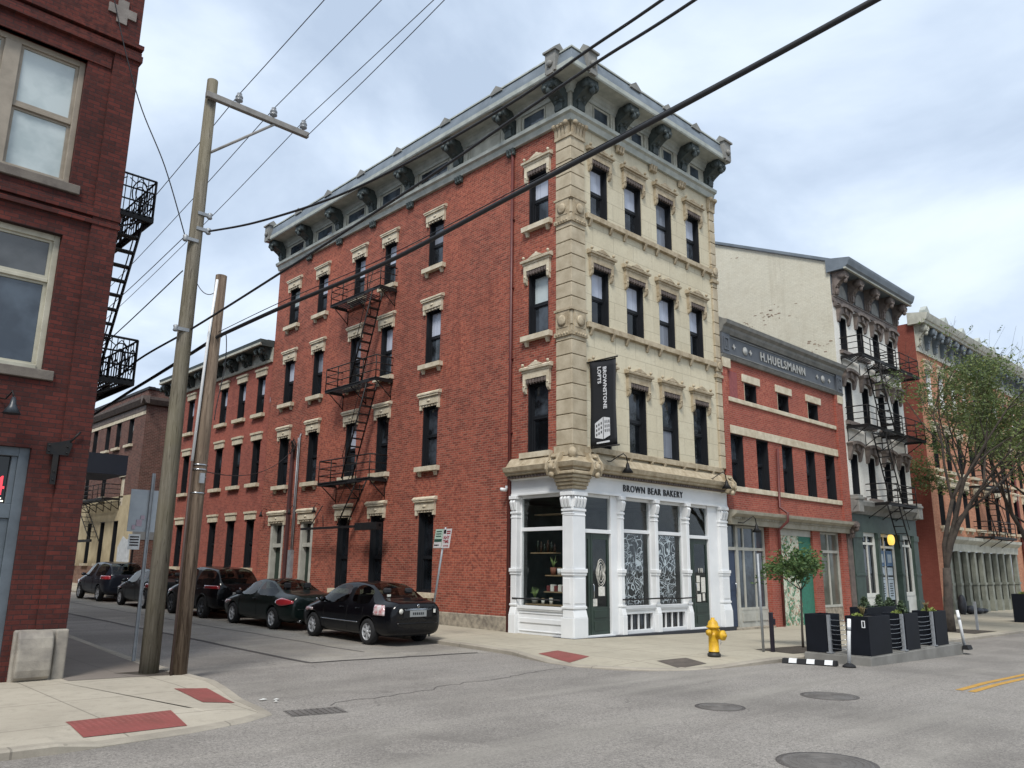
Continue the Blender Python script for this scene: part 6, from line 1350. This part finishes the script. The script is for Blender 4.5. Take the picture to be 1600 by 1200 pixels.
# ================================================================ LAMPS AND SMALL WALL THINGS
def gooseneck(x, T, z, lab, out=.55, dx=.55):
    t = thing('wall_lamp', lab, 'lamp', T(x, 0.05, z), 'black gooseneck wall lamps')
    m = MB(T); m.lathe([(.001, .04), (.07, .04), (.07, .1), (.001, .11)], (x, 0, z), 12, 'o'); m.build('mounting_plate', M_black, t)
    m = MB(T); m.tube([(x, .1, z), (x+dx*.25, .25, z-.02), (x+dx*.5, .4, z+.12), (x+dx*.72, .48, z+.2), (x+dx*.92, out, z+.12), (x+dx, out, z-.08)], .016, 6); m.build('arm', M_black, t)
    m = MB(T); m.lathe([(.03, 0), (.05, -.06), (.06, -.12), (.16, -.26), (.15, -.26), (.04, -.12)], (x+dx, out, z-.05), 14); m.build('lamp_shade', M_black, t)
gooseneck(1.16, R, 4.62, 'black gooseneck lamp above the bakery fascia near the banner', .5); gooseneck(6.16, R, 4.55, 'black gooseneck lamp on the bakery fascia beside the low orange building', .5); gooseneck(7.9, R, 3.25, 'black gooseneck lamp over the blue shop door', .5, .5)
t = thing('wall_lamp', 'black barn lamp on the dark tavern wall between windows and door', 'lamp', (-12.97, -.1, 4.2))
m = MB(T7); m.tube([(-13.12, .02, 4.22), (-13.05, .12, 4.2), (-12.99, .22, 4.32), (-12.97, .25, 4.2)], .014, 6); m.build('arm', M_black, t); m = MB(T7); m.lathe([(.03, .24), (.05, .12), (.06, .1), (.13, -.02), (.12, -.02), (.04, .1)], (-12.97, .26, 3.98), 14); m.build('lamp_shade', mat('dark blue grey enamel', '2e353c', .4), t)
for y, lab in ((16.95, 'small black lamp left of the two grey doors on the side wall'), (14.6, 'small black lamp between the two grey doors on the side wall'), (12.75, 'small black floodlight right of the two grey doors')):
    t = thing('wall_lamp', lab, 'lamp', (-.05, y, 3.7), 'small lamps over the side doors'); m = MB(L); m.tube([(y, .0, 3.95), (y, .15, 4.0), (y, .25, 3.85)], .012, 5); m.build('arm', M_black, t); m = MB(L); m.lathe([(.03, .2), (.04, .1), (.09, 0), (.08, 0)], (y, .26, 3.65), 10); m.build('lamp_shade', M_black, t)
t = thing('security_camera', 'small white security camera at the end of the bakery fascia', 'camera', (-.1, 2.42, 3.85)); m = MB(L); m.box(2.38, 2.46, .0, .12, 3.92, 4.0); m.lathe([(.001, 0), (.05, 0), (.05, .2), (.001, .2)], (2.42, .12, 3.88), 10, 'o'); m.build('housing', M_white, t); m = MB(L); m.tube([(2.36, .02, 3.9), (2.3, .03, 3.2), (2.34, .02, .3)], .008, 4); m.build('lead', M_cable, t)
# ================================================================ HYDRANT, PARKLET, STREET FURNITURE
hy = thing('fire_hydrant', 'yellow fire hydrant with black foot on the corner pavement', 'fire hydrant', (-.8, -4.6, -.01))
M_hyd = mat('yellow hydrant paint', 'd6aa20', .5, c2='b98d18', sc=7, fine=40); M_hydb = mat('black hydrant foot', '23221f', .6)
h = (-.8, -4.6, 0)
m = MB(ID); m.lathe([(.12, .1), (.105, .11), (.1, .4), (.112, .42), (.112, .45), (.1, .46), (.1, .56), (.135, .57), (.135, .6), (.11, .61), (.1, .67), (.075, .71), (.04, .73), (.04, .77), (.001, .77)], h, 20); m.build('barrel', M_hyd, hy)
m = MB(ID); m.lathe([(.13, 0), (.135, .02), (.135, .06), (.11, .07), (.11, .1), (.001, .1)], h, 20); m.build('foot', M_hydb, hy)
for s in (-1, 1): m = MB(ID); m.lathe([(.045, 0), (.05, s*.06), (.062, s*.06), (.062, s*.1), (.025, s*.11), (.025, s*.13), (.001, s*.13)], (-.8+s*.085, -4.6, .48), 14, 'a'); m.build('hose_cap', M_hyd, hy)
m = MB(ID); m.lathe([(.08, 0), (.085, -.1), (.1, -.1), (.1, -.15), (.035, -.16), (.035, -.2), (.001, -.2)], (-.8, -4.7, .43), 14, 'o'); m.build('pumper_cap', M_hyd, hy)
m = MB(ID)
for k in range(8): a = 2*pi*k/8; m.ball((-.8+.122*cos(a), -4.6+.122*sin(a), .585), .016, 6)
m.build('flange_bolt', M_hyd, hy)
m = MB(ID); m.tube([(-.64, -4.6, .45), (-.58, -4.62, .36), (-.6, -4.65, .26), (-.68, -4.68, .24)], .007, 4); m.build('chain', M_metal, hy)
pk = thing('parklet_deck', 'low grey timber deck of the parklet carrying the dark planters', 'deck', (1, -7, RZ))
M_deck = mat('grey weathered decking', '7f7d78', .8, c2='6b6964', sc=2.5, obj=False)
m = MB(ID); m.box(1.05, 6.35, -7.02, -5.62, RZ-.14, .055); m.build('frame', M_deck, pk, .008)
for k in range(9): y = -7.0+.153*k; m = MB(ID); m.box(1.06, 6.34, y, y+.14, .055, .075); m.build('deck_board', M_deck, pk)
M_plant = mat('blue black planter', '171a21', .6, c2='12151a', sc=2, spec=.15)
M_shr = [mat('conifer green', '46573a', .7, c2='303e2a', sc=12), mat('pale sedge', '8c7a55', .8, c2='6f6543', sc=12), mat('lime leaves', '7f8a3f', .7, c2='616d33', sc=12)]
def leafball(m, c, r, n, s, sq=(1, 1, 1)):
    for k in range(n):
        v = Vector((rnd.gauss(0, 1), rnd.gauss(0, 1), rnd.gauss(0, 1))).normalized()*r*rnd.random()**.4
        p = Vector(c)+Vector((v.x*sq[0], v.y*sq[1], v.z*sq[2])); leaf(m, p, s*rnd.uniform(.6, 1.3))
def leaf(m, p, s):
    a = Vector((rnd.gauss(0, 1), rnd.gauss(0, 1), rnd.gauss(0, .6))).normalized(); b = a.cross(Vector((rnd.gauss(0, 1), rnd.gauss(0, 1), rnd.gauss(0, 1)))).normalized()*.45
    m.quad(tuple(p-a*s), tuple(p+b*s), tuple(p+a*s), tuple(p-b*s))
def planter(x0, x1, y0, y1, lab, pl, z0=.076, h=.77):
    t = thing('planter_box', lab, 'planter', ((x0+x1)/2, (y0+y1)/2, z0), 'dark planter boxes of the parklet')
    w = .03; z1 = z0+h; m = MB(ID); m.box(x0, x1, y0, y0+w, z0, z1); m.box(x0, x1, y1-w, y1, z0, z1); m.box(x0, x0+w, y0+w, y1-w, z0, z1); m.box(x1-w, x1, y0+w, y1-w, z0, z1)
    m.box(x0+w, x1-w, y0+w, y1-w, z0, z0+.02); m.build('box', M_plant, t, .006); m = MB(ID); m.box(x0+w, x1-w, y0+w, y1-w, z1-.1, z1-.04); m.build('soil', M_soil, t)
    for (px, py, r, hh, k) in pl:
        m = MB(ID)
        if k == 0:
            for q in range(5): leafball(m, (px, py, z1+hh*q/5), r*(1-q/6), 70, .035, (1, 1, .6))
        elif k == 1:
            for q in range(40): a = rnd.random()*6.28; e = rnd.uniform(.3, 1)*r; m.tube([(px, py, z1-.05), (px+e*.5*cos(a), py+e*.5*sin(a), z1+hh*.7), (px+e*cos(a), py+e*sin(a), z1+hh*rnd.uniform(.6, 1))], [.006, .005, .001], 3)
        else: leafball(m, (px, py, z1), r, 160, .035, (1.6, 1, .5))
        m.build('shrub', M_shr[k], t)
    return t
planter(1.08, 1.75, -6.12, -5.66, 'dark empty topped planter box behind the rubber wheel stop', [])
tb = planter(1.12, 2.2, -7.0, -6.52, 'dark planter box with white emblem and dry grass at the deck corner', [(1.45, -6.75, .12, .2, 1), (1.3, -6.7, .1, .1, 2)])
planter(3.0, 3.75, -7.0, -6.5, 'dark planter box in the middle of the deck front with small conifers', [(3.2, -6.75, .1, .16, 2), (3.5, -6.75, .14, .3, 0)])
planter(4.75, 5.5, -7.0, -6.5, 'dark planter box third along the deck front with lime leaves', [(5.0, -6.75, .12, .22, 1), (5.2, -6.72, .16, .1, 2)])
planter(3.3, 5.6, -6.05, -5.66, 'long dark planter box along the kerb side of the deck with conifers', [(3.7, -5.85, .16, .24, 0), (4.5, -5.85, .14, .3, 0), (5.1, -5.85, .14, .2, 0)], h=.85)
m = MB(ID); X = 1.115; m.box(X, X+.005, -6.93, -6.86, .62, .635); m.box(X, X+.005, -6.93, -6.86, .745, .76); m.box(X, X+.005, -6.93, -6.915, .635, .745); m.box(X, X+.005, -6.875, -6.86, .635, .745); m.build('emblem', M_white, tb)
planter(22.2, 23.4, -4.6, -3.9, 'dark green planter box far along the pavement, apart from the deck', [(22.8, -4.2, .2, .2, 2)], z0=-.25, h=1.15)
def railing(p, q, lab, post_at):
    t = thing('cable_railing', lab, 'railing', (*post_at, .076), 'cable railings of the parklet'); m = MB(ID); x, y = post_at
    m.box(x-.03, x+.03, y-.03, y+.03, .076, .84); m.box(x-.07, x+.07, y-.06, y+.06, .076, .1); m.build('post', M_metal, t)
    for k in range(7):
        z = .18+.095*k; m = MB(ID); m.tube(span((*p, z), (*q, z), .012+.01*(k % 3), 5), .006, 4); m.build('cable', M_steel, t)
railing((1.12, -6.12), (1.12, -6.52), 'short cable railing facing the rubber wheel stop', (1.12, -6.17))
railing((2.2, -6.95), (3.0, -6.95), 'cable railing between the corner planter and the conifer planter', (2.92, -6.96))
railing((3.75, -6.95), (4.75, -6.95), 'cable railing between the conifer planter and the lime leaf planter', (4.67, -6.96))
st = thing('wheel_stop', 'black rubber wheel stop with white patches on the road by the deck', 'wheel stop', (.1, -6.1, RZ))
m = MB(ID); m.T = lambda a, o, z: (.22+o-(a+6.1)*.35, a, RZ+z); m.prism([(-.08, 0), (.08, 0), (.05, .1), (-.05, .1)], -6.62, -5.66); m.build('block', M_rub, st, .01)
for a in (-6.5, -6.18, -5.86): m = MB(ID); m.T = lambda a, o, z: (.22+o-(a+6.1)*.35, a, RZ+z); m.prism([(-.085, .02), (-.055, .104), (-.03, .106), (-.03, .02)], a-.07, a+.07); m.build('reflective_patch', M_white, st)
for (x, y, dx, dy, lab) in ((.45, -6.84, -.02, -.08, 'leaning white plastic delineator post in front of the deck'), (6.6, -6.98, -.1, .05, 'leaning white plastic delineator post at the far end of the deck')):
    t = thing('delineator_post', lab, 'post', (x, y, RZ), 'white flexible posts at the parklet'); m = MB(ID); m.tube([(x, y, RZ+.06), (x+dx*.5, y+dy*.5, .45), (x+dx, y+dy, .82)], .036, 10); m.build('tube', M_white, t)
    m = MB(ID); m.lathe([(.13, 0), (.12, .03), (.05, .07), (.001, .07)], (x, y, RZ), 14); m.build('base', M_rub, t); m = MB(ID); m.tube([(x+dx*.7, y+dy*.7, .6), (x+dx*.8, y+dy*.8, .67)], .0375, 10); m.build('band', mat('grey reflective band', 'a0a3a6', .4), t)
m = MB(ID); m.T = lambda a, o, z: (6.25+a, -7.1+o, RZ+z); m.prism([(-.08, 0), (.08, 0), (.05, .1), (-.05, .1)], 0, .3); o = m.build('wheel_stop', M_rub); tag(o, 'short end of a black wheel stop behind the far delineator post', 'wheel stop'); rebase(o, (6.4, -7.1, RZ))
bg = thing('rubbish_bag', 'dark full bags heaped by the grey green shopfront beyond the tree', 'bag', (28.2, -.6, -.23))
m = MB(ID)
for (x, y, z, r, sq) in ((27.1, -.45, .2, .26, (.75, .8, 1.9)), (27.7, -.6, -.02, .26, (1.3, .9, .8)), (28.5, -.7, -.08, .25, (1.6, .9, .6)), (29.3, -.7, -.1, .22, (1.5, .9, .55))): m.ball((x, y, z), r, 12, sq)
m.build('bag', mat('black sacking', '1c1e24', .5, c2='2d3038', sc=5, bump=.6), bg)
M_scrap = mat('white paper scrap', 'cfcfca', .8)
for i, (x, y) in enumerate(((-10.14, -3.35), (-9.98, -3.45), (-10.05, -3.6))):
    m = MB(ID); m.grid([[(x+.035*a*(1.5-.4*i), y+.025*b, RZ+.02+.012*((a*b) % 2)) for b in range(3)] for a in range(3)]); o = m.build('paper_scrap', M_scrap); tag(o, 'crumpled white paper scrap in the gutter by the storm drain', 'litter', 'paper scraps in the gutter'); rebase(o, (x, y, RZ))
# ================================================================ TREES
M_bark = mat('dark bark', '4b433c', .9, c2='2f2a26', sc=6, bump=.7); 
def leafmat(n, a, b, c):
    t = NT(n); p = t.pos(); v = t.noise(p, 1.1, 3); w = t.noise(p, 9, 2); col = t.mix(t.ramp(v, .4, .62), lin(a), lin(b)); col = t.mix(t.math('MULTIPLY', t.ramp(w, .5, .7), .6), col, lin(c)); t.base(col); t.rough(.6); t.b.inputs['Specular IOR Level'].default_value = .25
    tr = t.new('ShaderNodeBsdfTranslucent'); t.l(col, tr.inputs[0]); mx = t.new('ShaderNodeMixShader'); mx.inputs[0].default_value = .3; t.l(t.b.outputs[0], mx.inputs[1]); t.l(tr.outputs[0], mx.inputs[2]); t.l(mx.outputs[0], t.out.inputs[0]); return t.m
M_leaf = leafmat('feathery green foliage', '586a46', '717f51', '908b4a'); M_leafs = leafmat('bright green foliage', '3f5635', '587145', '7d8a4c')
def tree(label, base, H, spread, lean, nleaf, lsize, seed, lm, trunk_r, fork, name='street_tree', grp='street trees along the pavement', bare=.15, low=0, bl=.25, bias=0, lat=1.0):
    r_ = random.Random(seed); t = thing(name, label, 'tree', base, grp); br_ = MB(ID); tips = []
    def grow(p, d, ln, r, dep):
        pts = [p]; q = p.copy(); dd = d.copy()
        for k in range(4):
            dd = (dd+Vector((r_.gauss(bias*.12, .12), r_.gauss(-bias*.1, .12), r_.gauss(.05, .08)))).normalized(); q = q+dd*ln/4; pts.append(q.copy())
        r1 = r*.62; br_.tube([tuple(x) for x in pts], [r+(r1-r)*k/4 for k in range(5)], 6 if dep < 2 else 4, caps=False)
        if dep >= 2:
            for x in pts[1:]: tips.append((x, dep))
        if dep < 4:
            for k in range(3 if dep < 3 else 3):
                a = r_.random()*6.28; e = Vector((cos(a), sin(a), r_.uniform(-.25, .5)))*r_.uniform(.55, 1.0)*lat
                grow(pts[r_.choice([2, 3, 4, 4])], (dd+e).normalized(), ln*r_.uniform(.62, .85), r1*r_.uniform(.6, .9), dep+1)
    b = Vector(base); f = b+Vector((lean[0], lean[1], fork))
    br_.tube([tuple(b+Vector((0, 0, -.1))), tuple(b+Vector((lean[0]*.1, 0, fork*.3))), tuple(b.lerp(f, .65)), tuple(f)], [trunk_r*1.25, trunk_r, trunk_r*.92, trunk_r*.85], 10)
    for k in range(4):
        a = k*1.57+r_.random(); grow(f, Vector((cos(a)*spread+bias*.2, sin(a)*spread*.8-bias*.2, 1)).normalized(), H*bl, trunk_r*.6, 0)
    br_.build('trunk', M_bark, t)
    m = MB(ID); zmax = max(x.z for x, d in tips)
    rnd.seed(seed); cnt = 0
    while cnt < nleaf:
        x, d = r_.choice(tips); hgt = (x.z-base[2])/(zmax-base[2])
        if hgt > 1-bare and r_.random() < .93: continue
        if d == 2 and r_.random() < .5: continue
        c = x+Vector((r_.gauss(0, .16), r_.gauss(0, .16), r_.gauss(-.06, .14)))*(lsize/.07); 
        if c.z < base[2]+low: continue
        dr = Vector((r_.gauss(0, 1), r_.gauss(0, 1), r_.gauss(-.2, .4))).normalized()
        for k in range(6): leaf(m, c+dr*lsize*1.3*(k-2.5)+Vector((r_.gauss(0, .3), r_.gauss(0, .3), r_.gauss(0, .3)))*lsize, lsize*r_.uniform(.7, 1.2)); cnt += 1
    m.build('crown', lm, t); return t
tree('tall feathery street tree with forked trunk behind the planters', (13.7, -4.3, -.14), 14.5, .1, (.3, 0), 19000, .06, 11, M_leaf, .155, 2.0, low=2.6, bl=.215, bare=.2, bias=.42, lat=.72)
tree('second feathery street tree in front of the orange building', (24.4, -4.4, -.25), 12.0, .35, (.2, 0), 17000, .07, 5, M_leaf, .19, 2.3, low=3.0, bl=.25, lat=.85)
tree('small young tree with bright green leaves before the painted mural', (3.2, -4.5, -.03), 2.2, .9, (.12, .02), 2300, .055, 31, M_leafs, .026, 1.3, 'young_tree', bare=.0, low=1.25, bl=.18)
# ================================================================ SKY, SUN, CAMERA
W = bpy.data.worlds.new('World'); SC.world = W; W.use_nodes = True; nt = W.node_tree; nn = nt.nodes; bgd = nn['Background']
SUN_EL, SUN_AZ = radians(52), radians(215)       # azimuth measured from +X counter-clockwise
sky = nn.new('ShaderNodeTexSky'); sky.sky_type = 'NISHITA'; sky.sun_disc = False; sky.sun_elevation = SUN_EL; sky.sun_rotation = radians(90)-SUN_AZ
tc = nn.new('ShaderNodeTexCoord'); sep = nn.new('ShaderNodeSeparateXYZ'); nt.links.new(tc.outputs['Generated'], sep.inputs[0])
def wm(op, a, b):
    n = nn.new('ShaderNodeMath'); n.operation = op
    for i, v in ((0, a), (1, b)):
        if hasattr(v, 'links'): nt.links.new(v, n.inputs[i])
        else: n.inputs[i].default_value = v
    return n.outputs[0]
zz = wm('ADD', wm('MAXIMUM', sep.outputs[2], 0.0), .28)
cb = nn.new('ShaderNodeCombineXYZ'); nt.links.new(wm('DIVIDE', sep.outputs[0], zz), cb.inputs[0]); nt.links.new(wm('DIVIDE', sep.outputs[1], zz), cb.inputs[1])
def wnoise(s, d, r, dist, off):
    mp = nn.new('ShaderNodeMapping'); mp.inputs['Location'].default_value = off; nt.links.new(cb.outputs[0], mp.inputs[0])
    n = nn.new('ShaderNodeTexNoise'); n.inputs['Scale'].default_value = s; n.inputs['Detail'].default_value = d; n.inputs['Roughness'].default_value = r; n.inputs['Distortion'].default_value = dist; nt.links.new(mp.outputs[0], n.inputs['Vector']); return n.outputs['Fac']
def wramp(f, st):
    n = nn.new('ShaderNodeValToRGB'); e = n.color_ramp.elements; e[0].position, e[0].color = st[0]; e[1].position, e[1].color = st[-1]
    for p, c in st[1:-1]: q = e.new(p); q.color = c
    nt.links.new(f, n.inputs[0]); return n.outputs[0]
f = wm('ADD', wm('MULTIPLY', wnoise(1.9, 7, .53, .35, (5.3, 2.2, 0)), .70), wm('MULTIPLY', wnoise(.7, 2, .5, 0, (7, 4, 0)), .34))
cl = wramp(f, [(.39, lin('a1b0c4')), (.47, lin('b3c1d3')), (.55, lin('c6d2df')), (.66, lin('d4dee8'))])
hz = wramp(sep.outputs[2], [(0.0, (1, 1, 1, 1)), (.35, (0, 0, 0, 1))])
mh = nn.new('ShaderNodeMix'); mh.data_type = 'RGBA'; nt.links.new(wm('MULTIPLY', hz, .25), mh.inputs[0]); nt.links.new(cl, mh.inputs[6]); mh.inputs[7].default_value = lin('ccd7e2')
sk = nn.new('ShaderNodeMix'); sk.data_type = 'RGBA'; sk.blend_type = 'MULTIPLY'; sk.inputs[0].default_value = 1; nt.links.new(sky.outputs[0], sk.inputs[6]); sk.inputs[7].default_value = (1, 1, 1, 1)
b2 = nn.new('ShaderNodeBackground'); nt.links.new(sky.outputs[0], b2.inputs[0]); b2.inputs[1].default_value = .05
nt.links.new(mh.outputs[2], bgd.inputs[0]); bgd.inputs[1].default_value = .7
ms = nn.new('ShaderNodeMixShader'); ms.inputs[0].default_value = .06; nt.links.new(bgd.outputs[0], ms.inputs[1]); nt.links.new(b2.outputs[0], ms.inputs[2]); nt.links.new(ms.outputs[0], nn['World Output'].inputs[0])
sd = bpy.data.lights.new('sun', 'SUN'); sd.energy = 1.5; sd.angle = radians(16); sd.color = (1, .96, .9); so = bpy.data.objects.new('sun', sd); COL.objects.link(so)
dv = Vector((cos(SUN_EL)*cos(SUN_AZ), cos(SUN_EL)*sin(SUN_AZ), sin(SUN_EL))); so.rotation_euler = dv.to_track_quat('Z', 'Y').to_euler(); so.location = (-30, -30, 40)
cd = bpy.data.cameras.new('camera'); cam = bpy.data.objects.new('camera', cd); COL.objects.link(cam); SC.camera = cam
fw = Vector((.67179331, .70642529, .22283864)); rt = Vector((.72294478, -.69082552, .01053296)); up = Vector((-.16138337, -.15402406, .97479844))
M = Matrix((rt, up, -fw)).transposed().to_4x4(); M.translation = Vector((-15.739, -14.198, 1.75)); cam.matrix_world = M
cd.sensor_width = 36; cd.sensor_fit = 'HORIZONTAL'; cd.lens = 36*1250.6/1600; cd.clip_start = .05; cd.clip_end = 3000
vs = SC.view_settings; SC.display_settings.display_device = 'sRGB'; vs.view_transform = 'Standard'; vs.look = 'None'; vs.exposure = 1.15; vs.gamma = 1; vs.use_curve_mapping = False
SC.cycles.max_bounces = 6; SC.cycles.transparent_max_bounces = 12; SC.cycles.caustics_reflective = False; SC.cycles.caustics_refractive = False
for o in bpy.data.objects:
    if '_o' in o: del o['_o']
